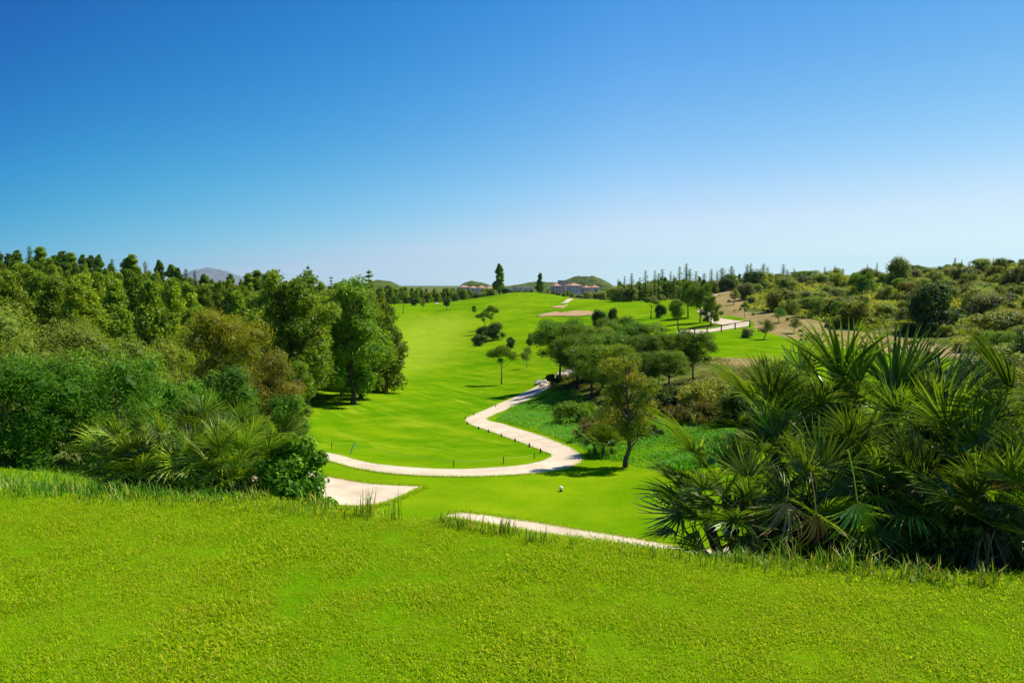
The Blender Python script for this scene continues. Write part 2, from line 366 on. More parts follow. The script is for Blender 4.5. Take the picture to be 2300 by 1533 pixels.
# ------------------------------------------------------------------ ground sheet
th = np.concatenate([np.arange(-180, -44, 5.0), np.arange(-43, 43.01, .25), np.arange(47, 180, 5.0)]) * math.pi / 180
rr = np.concatenate([[.4, 1.0, 1.6, 2.2, 2.8, 3.3], np.exp(np.arange(math.log(3.6), math.log(420), .0135)), np.exp(np.arange(math.log(426), math.log(16500), .05))])
TH, RR = np.meshgrid(th, rr); X = RR * np.sin(TH); Y = RR * np.cos(TH)
Z = terr(X.ravel(), Y.ravel()).reshape(X.shape)
nc, nr = len(th), len(rr); idx = np.arange(nc * nr).reshape(nr, nc)
q = np.stack([idx[:-1], idx[1:], np.roll(idx, -1, 1)[1:], np.roll(idx, -1, 1)[:-1]], -1).reshape(-1, 4)
V = np.stack([X, Y, Z], -1).reshape(-1, 3)
mb = MB(); mb.add(V, q, .5, 0, True)
cv = np.array([[0, 0, float(Z[0].mean())]]); mb.add(np.concatenate([V[:nc], cv]), np.stack([np.arange(nc), (np.arange(nc) + 1) % nc, np.full(nc, nc)], -1), .5, 0, True)
gm = mb.mesh('ground', M['ground'])
PX, PY = proj(V[:, 0], V[:, 1], V[:, 2]); front = (V[:, 1] > 8)
DRY = [(1590,690),(1600,660),(1665,648),(1680,692),(1760,703),(1850,722),(1930,742),(2050,758),(2170,780),(2215,812),(2090,800),(1960,790),(1900,783),(1800,765),(1760,757),(1690,735),(1700,725),(1640,705),(1610,715)]
DRY2 = [(1480,800),(1720,805),(1740,845),(1600,862),(1480,850),(1440,820)]
PALE = [(880,745),(930,715),(1040,705),(1060,740),(1010,790),(960,830),(880,850)]
SCR = [(1670,700),(1665,640),(1560,640),(1560,600),(2700,540),(2700,1010),(2200,900),(2160,785),(2050,760),(1930,745),(1850,724),(1760,705)]
SCR2 = [(-600,560),(640,600),(860,640),(868,690),(740,760),(700,900),(690,960),(700,1060),(-600,1040)]
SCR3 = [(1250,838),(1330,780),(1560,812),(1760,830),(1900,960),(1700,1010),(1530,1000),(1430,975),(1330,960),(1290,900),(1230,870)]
SCR4 = [(860,640),(1050,655),(1000,672),(950,668),(860,672)]
SCR5 = [(1230,655),(1290,672),(1560,674),(1560,600),(1230,600)]
zone = np.zeros((len(V) + nc + 1, 4), np.float32); zone[:, 3] = 1
zone[:len(V), 0] = inpoly(PX, PY, PALE) & front
zone[:len(V), 1] = (inpoly(PX, PY, DRY) | inpoly(PX, PY, DRY2)) & front
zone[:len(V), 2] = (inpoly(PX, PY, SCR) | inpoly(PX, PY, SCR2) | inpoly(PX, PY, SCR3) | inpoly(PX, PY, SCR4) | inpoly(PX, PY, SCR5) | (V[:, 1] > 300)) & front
bev = (V[:, 1] > yedge(V[:, 0]) + .3) & (V[:, 0] < -3.2) & (V[:, 1] < 60)
def blur(a, k):
    b = a.reshape(nr, nc).copy()
    for _ in range(k): b = (b + np.roll(b, 1, 0) + np.roll(b, -1, 0) + np.roll(b, 1, 1) + np.roll(b, -1, 1)) / 5
    return b.ravel()
zone[:len(V), 0] = blur(zone[:len(V), 0], 40); zone[:len(V), 1] = blur(zone[:len(V), 1], 5); zone[:len(V), 2] = blur(zone[:len(V), 2], 5)
za = gm.color_attributes.new('zone', 'FLOAT_COLOR', 'POINT'); za.data.foreach_set('color', zone.ravel())
ground = tag(link('ground', gm), kind='structure')

# ------------------------------------------------------------------ far hills and mountain
def hill(px0, px1, pyt, Y, base, colr, seed, peak=.5, name='hill', wob=.12):
    rng = np.random.default_rng(seed)
    x0 = (px0 - W0 / 2) / F * Y; x1 = (px1 - W0 / 2) / F * Y; w = (x1 - x0) / 2; xc = (x0 + x1) / 2
    top = pt((px0 + px1) / 2, pyt, Y).z
    n = 60; u = np.linspace(-1, 1, n); UX, UY = np.meshgrid(u, u)
    s = UX - (peak - .5) * 2 * (1 - UX ** 2)
    h = np.clip(1 - s ** 2, 0, 1) ** 1.15 * np.clip(1 - UY ** 2, 0, 1)
    nz = sum((vnoise(UX * 10, UY * 10, 6 / 2 ** k, seed + k) - .5) * wob / 1.6 ** k for k in range(4))
    h = h * (1 + nz * 2)
    v = np.stack([xc + UX * w, Y + UY * w * .8, base + h * (top - base)], -1).reshape(-1, 3)
    id_ = np.arange(n * n).reshape(n, n)
    mb = MB(); mb.add(v, np.stack([id_[:-1, :-1], id_[:-1, 1:], id_[1:, 1:], id_[1:, :-1]], -1).reshape(-1, 4), .5, 0, True)
    return tag(link(name, mb.mesh(name, colr)), kind='structure')
m, t = newmat('hill_scrub'); M['hill'] = m
g = N(t, 'ShaderNodeNewGeometry'); a1 = noise(t, .09, 6, .7, g.outputs['Position']); a2 = noise(t, .012, 3, .5, g.outputs['Position'])
c = ramp(t, a1, [(.38, (.035, .065, .010)), (.55, (.095, .125, .02)), (.7, (.16, .16, .045))])
finish(t, mix(t, maprange(t, a2, .4, .6), c, mix(t, 1.0, c, (.8, .9, .8), 'MULTIPLY')), .95, .05)
M['mount'] = simple('mountain_rock', (.09, .10, .07), (.20, .19, .16), .004, .95, .05, .2, 5)
hill(1222, 1392, 616, 1350, -10, M['hill'], 3, .55)
hill(1020, 1125, 630, 1400, -10, M['hill'], 5, .45)
hill(1080, 1330, 634, 1700, -12, M['hill'], 7, .6)
hill(790, 960, 632, 900, -9, M['hill'], 8, .35)
hill(395, 610, 602, 14500, -60, M['mount'], 11, .35, 'mountain', .10)

# ------------------------------------------------------------------ paths, bunkers
def resample(P, n):
    P = np.array([p[:] for p in P]); d = np.concatenate([[0], np.cumsum(np.linalg.norm(np.diff(P, axis=0), axis=1))])
    # Catmull-Rom through the points, then even spacing
    Q = []
    for i in range(len(P) - 1):
        p0 = P[max(i - 1, 0)]; p1 = P[i]; p2 = P[i + 1]; p3 = P[min(i + 2, len(P) - 1)]
        for u in np.linspace(0, 1, 12, endpoint=False):
            Q.append(.5 * ((2 * p1) + (-p0 + p2) * u + (2 * p0 - 5 * p1 + 4 * p2 - p3) * u * u + (-p0 + 3 * p1 - 3 * p2 + p3) * u ** 3))
    Q.append(P[-1]); Q = np.array(Q)
    d = np.concatenate([[0], np.cumsum(np.linalg.norm(np.diff(Q, axis=0), axis=1))])
    s = np.linspace(0, d[-1], n)
    return np.stack([np.interp(s, d, Q[:, k]) for k in range(Q.shape[1])], -1)
def ribbon(name, L, R, mat, lift=.05, n=220, across=8):
    """L, R: matching lists of ground points along the two edges"""
    C = np.array([[(a.x + b.x) / 2, (a.y + b.y) / 2, a.x - b.x, a.y - b.y] for a, b in zip(L, R)])
    Q = resample(C, n)
    u = np.linspace(.5, -.5, across)
    x = Q[:, 0:1] + Q[:, 2:3] * u; y = Q[:, 1:2] + Q[:, 3:4] * u
    z = terr(x.ravel(), y.ravel()).reshape(x.shape) + lift
    zz = np.concatenate([z[:, :1] - .25, z, z[:, -1:] - .25], 1); xx = np.concatenate([x[:, :1], x, x[:, -1:]], 1); yy = np.concatenate([y[:, :1], y, y[:, -1:]], 1)
    id_ = np.arange(xx.size).reshape(xx.shape); mb = MB()
    mb.add(np.stack([xx, yy, zz], -1).reshape(-1, 3), np.stack([id_[:-1, :-1], id_[:-1, 1:], id_[1:, 1:], id_[1:, :-1]], -1).reshape(-1, 4), .5, 0, False)
    return tag(link(name, mb.mesh(name, mat)), kind='structure')
def pair(l, r): return [at(*p) for p in l], [at(*p) for p in r]
# main cart path: near end behind the palm, round the hairpin, up between the pines
L, R = pair([(600,1000),(718,1014),(800,1033),(900,1048),(1020,1054),(1130,1049),(1200,1040),(1234,1028),(1236,1020),(1215,1012),(1170,994),(1110,972),(1060,955),(1045,944),(1056,934),(1090,920),(1130,902),(1175,882),(1215,862),(1245,848),(1262,838)],
            [(600,1018),(722,1032),(800,1052),(900,1066),(1020,1071),(1130,1068),(1220,1061),(1290,1046),(1308,1030),(1296,1014),(1255,994),(1200,973),(1140,955),(1096,943),(1110,932),(1150,915),(1185,899),(1215,882),(1245,865),(1262,852),(1278,842)])
EDGES = [(L, R)]
ribbon('cart_path', L, R, M['path'], .024, 420, 12)
# spur joining at the left and running along the foot of the tee bank
def flat(px, py, z=-3.9):
    a, b, c = ray(px, py); k = (z - EYE) / c
    return Vector((a * k, b * k, z))
L = [flat(*p) for p in ((560,1026),(650,1041),(738,1057),(830,1074),(905,1082),(952,1083))]; R = [flat(*p) for p in ((560,1150),(650,1150),(738,1148),(815,1142),(880,1124),(956,1086))]
EDGES.append((L, R))
ribbon('cart_path', L, R, M['path'], .020, 160, 16)
P1 = [flat(*p) for p in ((1016,1153),(1040,1147),(1180,1160),(1340,1184),(1480,1203),(1570,1218),(1700,1238))]
L2 = [Vector(p) for p in P1]; R2 = [Vector((p.x - .25, p.y - (.75 if i > 1 else .55), p.z)) for i, p in enumerate(P1)]
EDGES.append((L2, R2))
ribbon('cart_path', L2, R2, M['path'], .028, 160)
# far paths
L, R = pair([(1290,672),(1281,676),(1270,681)], [(1281,671),(1268,677),(1258,682)])
ribbon('cart_path', L, R, M['path'], .12, 30)
L, R = pair([(916,664),(945,673),(985,681)], [(916,667),(942,678),(984,683)])
ribbon('cart_path', L, R, M['path'], .12, 30)
L, R = pair([(1668,646),(1625,652),(1598,658)], [(1668,650),(1630,657),(1600,666)])
ribbon('cart_path', L, R, M['path'], .12, 30)
L, R = pair([(1575,692),(1600,705),(1635,718),(1685,724)], [(1565,700),(1585,718),(1610,728),(1680,728)])
ribbon('cart_path', L, R, M['path'], .10, 40)
L, R = pair([(1685,725),(1640,730),(1590,740),(1540,742),(1520,745)], [(1680,733),(1640,739),(1585,748),(1540,752),(1520,752)])
ribbon('cart_path', L, R, M['path'], .07, 60)
def bunker(poly, name='bunker'):
    Pw = [at(*p) for p in poly]; c = sum(Pw, Vector()) / len(Pw)
    P = np.array([[p.x, p.y] for p in Pw]); P = np.concatenate([P, P[:1]])
    Q = resample([Vector((a, b, 0)) for a, b in P], 72)[:-1, :2]; cc = np.array([c.x, c.y])
    rings = [Q * k + cc * (1 - k) for k in (1.0, .93, .8, .6, .35, .1)]
    dz = [.12, .10, .07, .06, .06, .06]
    v = np.concatenate([np.column_stack([r_, terr(r_[:, 0], r_[:, 1]) + d]) for r_, d in zip(rings, dz)])
    v = np.concatenate([np.column_stack([Q, terr(Q[:, 0], Q[:, 1]) - .3]), v])
    n = len(Q); k = len(rings) + 1; id_ = np.arange(n * k).reshape(k, n)
    mb = MB(); mb.add(v, np.stack([id_[:-1], np.roll(id_, -1, 1)[:-1], np.roll(id_, -1, 1)[1:], id_[1:]], -1).reshape(-1, 4), .5, 0, True)
    return tag(link(name, mb.mesh(name, M['sand'])), kind='structure')
bunker([(1203,710),(1225,704),(1250,700),(1262,702),(1290,698),(1312,699),(1335,702),(1330,707),(1300,710),(1240,710)])
bunker([(1235,690),(1252,687),(1275,684),(1268,689),(1252,692)])

# ------------------------------------------------------------------ vegetation generators
def rdir(rng, n): return unit(rng.normal(size=(n, 3)))
def leaf_quads(mb, P, nrm, tan, L, Wd, tint, mat=0, fold=.25):
    b = unit(np.cross(nrm, tan)); t_ = unit(np.cross(b, nrm))
    L = L[:, None]; Wd = Wd[:, None]; n = len(P)
    v = np.stack([P - .5 * L * t_, P + Wd * b + fold * Wd * nrm - .08 * L * t_, P + .5 * L * t_, P - Wd * b + fold * Wd * nrm - .08 * L * t_], 1)
    mb.add(v.reshape(-1, 3), np.arange(4 * n).reshape(n, 4), tint, mat)
def crown(mb, lobes, n, L, Wd, rng, outward=.55, shell=(.72, 1.08), needle=False, core=.74, up=.25, droop=0.0, mat=0):
    lb = np.asarray(lobes, float)
    if lb.shape[1] == 4: lb = np.column_stack([lb, lb[:, 3], lb[:, 3]])
    wgt = (lb[:, 3] * lb[:, 5]); wgt = wgt / wgt.sum()
    k = rng.choice(len(lb), n, p=wgt); d = rdir(rng, n)
    rr_ = shell[0] + (shell[1] - shell[0]) * rng.random(n) ** .8
    P = lb[k, :3] + d * lb[k, 3:6] * rr_[:, None]
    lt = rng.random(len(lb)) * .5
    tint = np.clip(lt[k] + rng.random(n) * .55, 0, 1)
    if needle:
        tan = unit(d * .8 + rdir(rng, n) * .75 + np.array([0, 0, up - droop]))
        nrm = unit(np.cross(tan, rdir(rng, n)) + d * .7)
    else:
        nrm = unit(d * outward + rdir(rng, n) * (1 - outward) + np.array([0, 0, up]))
        tan = rdir(rng, n) + np.array([0, 0, -droop])
    sc = .65 + .7 * rng.random(n)
    leaf_quads(mb, P, nrm, tan, L * sc, Wd * sc, tint, mat)
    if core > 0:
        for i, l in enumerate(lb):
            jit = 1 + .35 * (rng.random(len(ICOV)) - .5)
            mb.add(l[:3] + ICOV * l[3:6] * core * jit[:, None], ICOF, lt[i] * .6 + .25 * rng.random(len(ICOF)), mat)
def trunk_mesh(name, rng, H, r0, lobes, lean=0.0, mat=None, nlimb=10, split=.35, top=.9, sides=7):
    mb = MB(); n = 10; zz = np.linspace(-.03, top, n)
    bx = np.cumsum(rng.normal(0, .012, n)) + lean * np.maximum(zz, 0) ** 1.5; by = np.cumsum(rng.normal(0, .012, n)); bx -= bx[0]; by -= by[0]
    path = np.column_stack([bx, by, zz]); rad_ = r0 * (1 - .8 * np.clip(zz / top, 0, 1)) ; rad_[0] *= 1.35
    tube(mb, path, rad_, sides)
    lb = np.asarray(lobes)
    for l in lb[rng.permutation(len(lb))[:nlimb]]:
        zs = np.clip(l[2] - .12 - .5 * np.hypot(l[0], l[1]), split * .6, top * .92)
        s0 = np.array([np.interp(zs, zz, bx), np.interp(zs, zz, by), zs]); e = l[:3]
        mid = (s0 + e) / 2 + np.array([0, 0, -.03]) + rng.normal(0, .012, 3)
        tube(mb, [s0, mid, e], [r0 * .38, r0 * .24, r0 * .08], 5)
    return mb.mesh(name, mat or M['bark'])
PROTO = {}
def proto(key, lobes, n, L, Wd, mat, seed, r0, needle=True, nlimb=9, tmat=None, lean=0., core=.74, top=.88, split=.35, droop=0., up=.25, outward=.55, shell=(.72, 1.08)):
    rng = np.random.default_rng(seed)
    tm = trunk_mesh(key + '_trunk', rng, 1, r0, lobes, lean, tmat, nlimb, split, top)
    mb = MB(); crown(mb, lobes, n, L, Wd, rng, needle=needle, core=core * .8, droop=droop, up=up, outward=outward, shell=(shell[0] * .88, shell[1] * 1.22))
    PROTO[key] = (tm, mb.mesh(key + '_crown', mat))
def lob_env(seed, n, z0, z1, Rf, rl, inner=(.3, .85), flat=.85):
    rng = np.random.default_rng(seed); o = []
    for i in range(n):
        z = z0 + (z1 - z0) * (i + rng.random()) / n; u = (z - z0) / (z1 - z0); R = Rf(u); a = rng.random() * 6.283
        rho = R * (inner[0] + (inner[1] - inner[0]) * rng.random() ** .6); r = rl[0] + (rl[1] - rl[0]) * rng.random(); r *= .55 + .45 * min(1, R / .2)
        o.append((rho * math.cos(a), rho * math.sin(a), z, r, r, r * flat))
    return o
for i in range(3):   # tall dense pines at the fairway's edge
    ph_ = 1.7 * i
    lb = lob_env(20 + i, 66, .15, .96, lambda u: .25 * (1 - abs(u - .40) ** 1.7 * 1.3) * (1 + .28 * math.sin(u * 19 + ph_)), (.040, .095), inner=(.15, 1.12), flat=1.0)
    proto('tall_pine%d' % i, lb, 17000, .032, .0060, M['pine'], 30 + i, .022, core=.8, droop=.45, nlimb=14, top=.93)
for i in range(4):   # young rounded pines of the wood
    lb = lob_env(40 + i, 34, .08, .97, lambda u: .24 * (1 - u) ** .75 * (0.6 + .4 * min(1, u * 5)) + .01, (.06, .105))
    proto('wood_pine%d' % i, lb, 7000, .036, .0085, M['pine_hill'], 50 + i, .02, core=.75, nlimb=5, top=.9)
for i in range(3):   # spreading stone / Aleppo pines with open trunks
    rng = np.random.default_rng(60 + i); lb = []
    for k in range(44):
        z = .40 + .54 * rng.random(); a = rng.random() * 6.283; R = .46 * math.sqrt(max(.05, 1 - ((z - .60) / .42) ** 2)); rho = R * rng.random() ** .5
        r = .065 + .05 * rng.random(); lb.append((rho * math.cos(a), rho * math.sin(a), z, r * 1.25, r * 1.25, r * .75))
    proto('spread_pine%d' % i, lb, 18000, .029, .0052, M['pine_dark'] if i < 2 else M['pine'], 70 + i, .026, core=.62, nlimb=20, top=.8, split=.5, lean=(.05, -.08, .1)[i])
def spire(key, seed, mat, dens=1.0, wide=.15, n=5):
    rng = np.random.default_rng(seed); tb = MB(); tube(tb, [(0, 0, -.02), (.003, .002, .5), (0, 0, 1.0)], [.018, .011, .002], 6)
    mb = MB(); P = []; D = []
    for z in np.arange(.12, .985, .052):
        ln = (wide * (1 - z) ** .75 + .018) * rng.uniform(.6, 1.25); off = rng.random() * 6.28
        for j in range(n):
            a = off + j * 6.283 / n + rng.normal(0, .2); e = ln * (.45 + .75 * rng.random()); up_ = .18 * e
            d = np.array([math.cos(a), math.sin(a), .25]); tube(tb, [(0, 0, z), d * e * .5 + (0, 0, z - .004), d * e + (0, 0, z)], [.004, .003, .001], 4)
            m_ = max(3, int(13 * dens * e / .12))
            u = rng.random(m_); P.append(np.array([0, 0, z]) + d * (e * (.15 + .85 * u))[:, None] + rng.normal(0, .007, (m_, 3))); D.append(np.repeat(d[None], m_, 0))
    P = np.concatenate(P); D = np.concatenate(D); k = len(P)
    tan = unit(D + rdir(rng, k) * .6); nrm = unit(np.array([0, 0, 1.]) + rdir(rng, k) * .6)
    leaf_quads(mb, P, nrm, tan, .040 * (.7 + .6 * rng.random(k)), .0095 * (.7 + .6 * rng.random(k)), rng.random(k))
    PROTO[key] = (tb.mesh(key + '_trunk', M['bark']), mb.mesh(key + '_crown', mat))
spire('spire0', 80, M['pine'], 1.8, .16, 6); spire('spire1', 81, M['pine'], 1.3, .13, 5); spire('spire2', 82, M['pine'], 2.6, .2, 7)
lb = lob_env(90, 44, .12, .96, lambda u: .215 * (1 - u) ** .7 * (.5 + .5 * min(1, u * 6)) + .015, (.04, .075))
proto('conifer0', lb, 9000, .034, .008, M['pine_dark'], 91, .02, core=.6, nlimb=14, top=.95)
for i in range(2):
    lb = lob_env(95 + i, 18, .42, .95, lambda u: .27 * math.sqrt(max(.05, 1 - (2 * u - 1) ** 2)), (.09, .14))
    proto('round_tree%d' % i, lb, 5000, .042, .010, M['pine'] if i == 0 else M['dkbush'], 97 + i, .022, needle=(i == 0), core=.72, nlimb=7, top=.75, split=.4)
lb = [(-.22, .05, .80, .20, .18, .085), (.02, -.04, .90, .20, .18, .09), (.24, .02, .78, .18, .16, .07), (.33, -.03, .70, .12, .12, .06), (-.33, 0, .76, .13, .12, .06), (-.06, .1, .62, .08, .08, .05)]
proto('umbrella0', lb, 4500, .040, .008, M['pine'], 101, .022, core=.6, nlimb=6, top=.78, lean=-.05)
lb = [(.05, 0, .82, .20, .18, .10), (.25, .02, .74, .15, .15, .08), (-.13, .03, .86, .14, .14, .08), (.12, .05, .92, .13, .13, .07), (-.22, -.03, .78, .10, .1, .06)]
proto('lean_tree0', lb, 1700, .055, .016, M['olive'], 103, .028, needle=False, core=.6, nlimb=5, top=.75, lean=.12)
def dome(seed, n, wd=.55, rl=(.16, .26), z1=.8):
    rng = np.random.default_rng(seed); o = []
    for i in range(n):
        a = rng.random() * 6.283; u = rng.random(); z = .12 + (z1 - .12) * u; R = wd * math.sqrt(max(.02, 1 - (z / (z1 + .12)) ** 2)); rho = R * (.35 + .65 * rng.random())
        r = rl[0] + (rl[1] - rl[0]) * rng.random(); o.append((rho * math.cos(a), rho * math.sin(a), z, r, r, r * .85))
    return o
for i, (mt, nd) in enumerate((('dkbush', 0), ('scrub', 0), ('grey', 0), ('scrub', 1), ('olive', 0), ('yellow', 0))):
    proto('bush%d' % i, dome(110 + i, 20 if i != 0 else 24), 5200, .058, .015, M[mt], 120 + i, .03, needle=bool(nd), core=.74, nlimb=6, top=.5, split=.1, tmat=M['bark_grey'])
for i, mt in enumerate(('grey', 'olive', 'green')):   # small airy trees
    lb = lob_env(130 + i, 14, .38, .92, lambda u: .40 * math.sqrt(max(.05, 1 - (2 * u - 1) ** 2)), (.10, .16))
    proto('airy%d' % i, lb, 3000, .045, .009, M[mt], 133 + i, .025, needle=True, core=.45, nlimb=10, top=.6, split=.2, tmat=M['bark_grey'])

rng = random.Random(7)
def plant(key, loc, H, name, label, cat='tree', group=None, wx=1.0, rz=None, crown_name='crown', trunk_name='trunk'):
    tm, cm = PROTO[key]
    o = empty(name, loc, rng.random() * 6.283 if rz is None else rz, (H * wx, H * wx, H))
    tag(o, label, cat, group)
    link(trunk_name, tm, o); link(crown_name, cm, o)
    return o
def T(key, px, Y, pyt, name, label, cat='tree', group=None, wx=1.0, rz=None, **k):
    g = gnd(px, Y); H = pt(px, pyt, Y).z - g.z
    return plant(key, g, max(H, .3), name, label, cat, group, wx, rz, **k)
def Tb(key, px, pyb, pyt, name, label, cat='tree', group=None, wx=1.0, rz=None, **k):
    g = at(px, pyb); H = pt(px, pyt, g.y).z - g.z
    return plant(key, g, max(H, .3), name, label, cat, group, wx, rz, **k)

# ------------------------------------------------------------------ the wood on the left slope
def skyl(px): return float(np.interp(px, [-400, 0, 100, 200, 300, 400, 500, 600, 700, 850, 900], [545, 572, 570, 585, 590, 608, 618, 622, 626, 634, 640]))
k = 0; y = 46.0
while y < 185:
    sx_ = 3.6 + y * .018; x = -.78 * y - 4
    while x < -.165 * y - 1:
        xx = x + rng.uniform(-1.3, 1.3); yy = y + rng.uniform(-1.5, 1.5); x += sx_
        px = W0 / 2 + F * xx / yy
        if yy < 62 and px > 560: continue
        if px > 870 or px < -250: continue
        if yy < 66 and px > 400: continue
        gz = tz(xx, yy); lim = skyl(px) + (rng.uniform(3, 24) if yy > 120 else rng.uniform(14, 45))
        Hm = pt(px, lim, yy).z - gz
        H = min(rng.uniform(6.5, 10.0), Hm) if yy < 125 else Hm
        if H < 2.0: continue
        plant('wood_pine%d' % rng.randrange(4), (xx, yy, gz - .1), H, 'pine_tree', ('rounded pine in the front ranks of the left wood, just above the shrubs' if yy < 80 else 'rounded pine amid the left wood, halfway up the slope' if yy < 125 else 'rounded pine high on the left slope, near the crest of the wood'), 'tree',
              ('front pines of the left wood' if yy < 80 else 'pines in the middle of the left wood' if yy < 125 else 'pines near the crest of the left wood'), rng.uniform(.78, 1.1) * (1.0 if H > 5 else 1.35))
        k += 1
    y += 4.6 + (y - 46) * .022
print('WOOD', k)
for px, pyt in [(2,560),(26,566),(44,558),(74,551),(96,553),(130,570),(146,560),(163,566),(190,568),(208,570),(226,568),(256,580),(290,575),(300,570),(330,585),(362,580),(390,590),(402,598),(420,602),(440,606),(462,612),(520,612),(560,612),(580,606),(605,604)]:
    T(rng.choice(['conifer0', 'spire2', 'wood_pine1', 'conifer0', 'spire0']), px, 150 + rng.uniform(-6, 8), pyt, 'conifer_tree', 'slim conifer tip breaking the skyline above the left wood', 'tree', 'conifers along the skyline of the left wood', rng.uniform(.9, 1.5))
T('spire0', 694, 120, 594, 'conifer_tree', 'tall tiered conifer spire rising behind the two big pines at the fairway edge', wx=1.2)
T('spire2', 829, 110, 603, 'conifer_tree', 'narrow pointed conifer top just right of the big fairway pine', wx=1.0)
T('spire1', 745, 130, 618, 'conifer_tree', 'small conifer tip between the two big fairway pines')
T('spire2', 790, 130, 622, 'conifer_tree', 'blunt conifer tip over the crown of the big fairway pine')
# pines at the fairway edge
Tb('tall_pine0', 793, 907, 632, 'pine_tree', 'big dense pine at the fairway edge casting the large shadow on grass', wx=.95, rz=.4)
Tb('tall_pine1', 812, 893, 650, 'pine_tree', 'dense pine crowding right behind the big fairway edge pine', wx=.95, rz=2.0)
Tb('tall_pine2', 822, 870, 640, 'pine_tree', 'rear pine of the fairway clump, its crown reaching furthest right', wx=.62, rz=3.2)
T('tall_pine1', 655, 51, 608, 'pine_tree', 'tall dark pine left of the fairway clump above the yellowing bush', wx=1.05, rz=4.0)
T('tall_pine2', 705, 58, 655, 'pine_tree', 'dark pine filling the gap between the two tallest edge pines', wx=.9, rz=1.0)
T('tall_pine0', 590, 58, 650, 'pine_tree', 'dark pine behind the yellowing bush at the wood edge', wx=.95, rz=5.0)

# ------------------------------------------------------------------ shrub bank on the left
def shrub(px, Y, pyt, wpx, mat, n, L, Wd, name, label, seed, depth=.8, needle=False, cat='shrub', core=.5, flat=.9, twigs=0, lobes=44, up=.35, group=None):
    r_ = np.random.default_rng(seed); g = gnd(px, Y); H = pt(px, pyt, Y).z - g.z; w = wpx / F * Y / 2
    lb = []
    for i in range(lobes):
        a = r_.random() * 6.283; z = .08 + .84 * r_.random(); R = math.sqrt(max(.05, 1 - (max(z - .3, 0) / .75) ** 2)); rho = R * (.25 + .6 * r_.random())
        s = min(w, H) * (.15 + .15 * r_.random()); lb.append((rho * w * math.cos(a), rho * w * depth * math.sin(a), z * H * .93, s, s, s * flat))
    o = empty(name, g); tag(o, label, cat, group)
    mb = MB(); crown(mb, lb, n, L, Wd, r_, needle=needle, core=core, up=up, outward=.4, shell=(.7, 1.4)); link('foliage', mb.mesh(name + '_foliage', mat), o)
    tb = MB()
    for l in lb[:9]:
        b0 = np.array([l[0] * .25, l[1] * .25, -.05]); e = np.array(l[:3]); tube(tb, [b0, (b0 + e) / 2 + r_.normal(0, .05 * w, 3), e], [.03 * H ** .5, .02 * H ** .5, .006], 5)
    for i in range(twigs):
        l = lb[r_.integers(len(lb))]; d = unit(np.array([l[0], l[1], l[2] * .6 + .2]) + r_.normal(0, .3, 3)); s0 = np.array(l[:3]); e = s0 + d * l[3] * (1.1 + .5 * r_.random())
        tube(tb, [s0, (s0 + e) / 2 + r_.normal(0, .06, 3), e], [.016, .01, .003], 4)
    link('stems', tb.mesh(name + '_stems', M['twig'] if twigs else M['bark_grey']), o)
    return o
shrub(60, 12.2, 800, 330, M['dkgreen'], 21000, .085, .010, 'shrub', 'dark narrow leaved shrub at the left edge behind the tall grass', 1)
shrub(250, 13.0, 776, 330, M['dkgreen'], 21000, .085, .010, 'shrub', 'largest dark green shrub rising behind the left fan palm', 2)
shrub(400, 14.5, 828, 220, M['dkgreen'], 13000, .085, .010, 'shrub', 'lower dark green shrub directly above the left fan palm crown', 3)
shrub(515, 16.5, 792, 165, M['green'], 13000, .075, .012, 'shrub', 'round vivid green bush standing out against the brown pine branches', 4)
shrub(640, 18.5, 868, 130, M['dkgreen'], 8000, .085, .011, 'shrub', 'small dark green shrub at the right end of the bank by the fairway', 5)
shrub(-60, 19, 690, 330, M['olive'], 18000, .10, .010, 'shrub', 'tall olive green shrub cut off by the left edge of the view', 6)
shrub(160, 23, 708, 260, M['olive'], 16000, .11, .011, 'shrub', 'olive green shrub second from the left edge, below the pines', 7)
shrub(290, 26, 745, 190, M['olive'], 10000, .12, .012, 'shrub', 'low olive shrub between the dark pines and the dark green shrubs', 8)
shrub(370, 30, 738, 120, M['scrub'], 8000, .13, .014, 'shrub', 'small light green bush in front of the dark gap in the wood', 9)
shrub(510, 38, 668, 225, M['yellow'], 20000, .17, .016, 'casuarina_tree', 'yellowing feathery tree with golden top beside the tall dark pines', 10, needle=True, cat='tree', lobes=34, core=.6)
shrub(600, 33, 770, 150, M['pine_brown'], 12000, .17, .015, 'casuarina_tree', 'brownish feathery tree with bare pale twigs below the yellowing tree', 11, needle=True, cat='tree', core=.5, twigs=40)
shrub(632, 34, 850, 100, M['pine_brown'], 9000, .17, .015, 'casuarina_tree', 'low brown feathery tree touching the big shadow on the fairway', 12, needle=True, cat='tree', core=.5, twigs=30)
shrub(664, 46, 800, 90, M['pine'], 3500, .26, .03, 'shrub', 'dark undergrowth bush under the pines left of the fairway', 13, needle=True)
shrub(662, 6.75, 950, 150, M['ivy'], 15000, .045, .011, 'shrub', 'bright leafy shrub growing at the right end of the left fan palm', 14, lobes=22, core=.6)

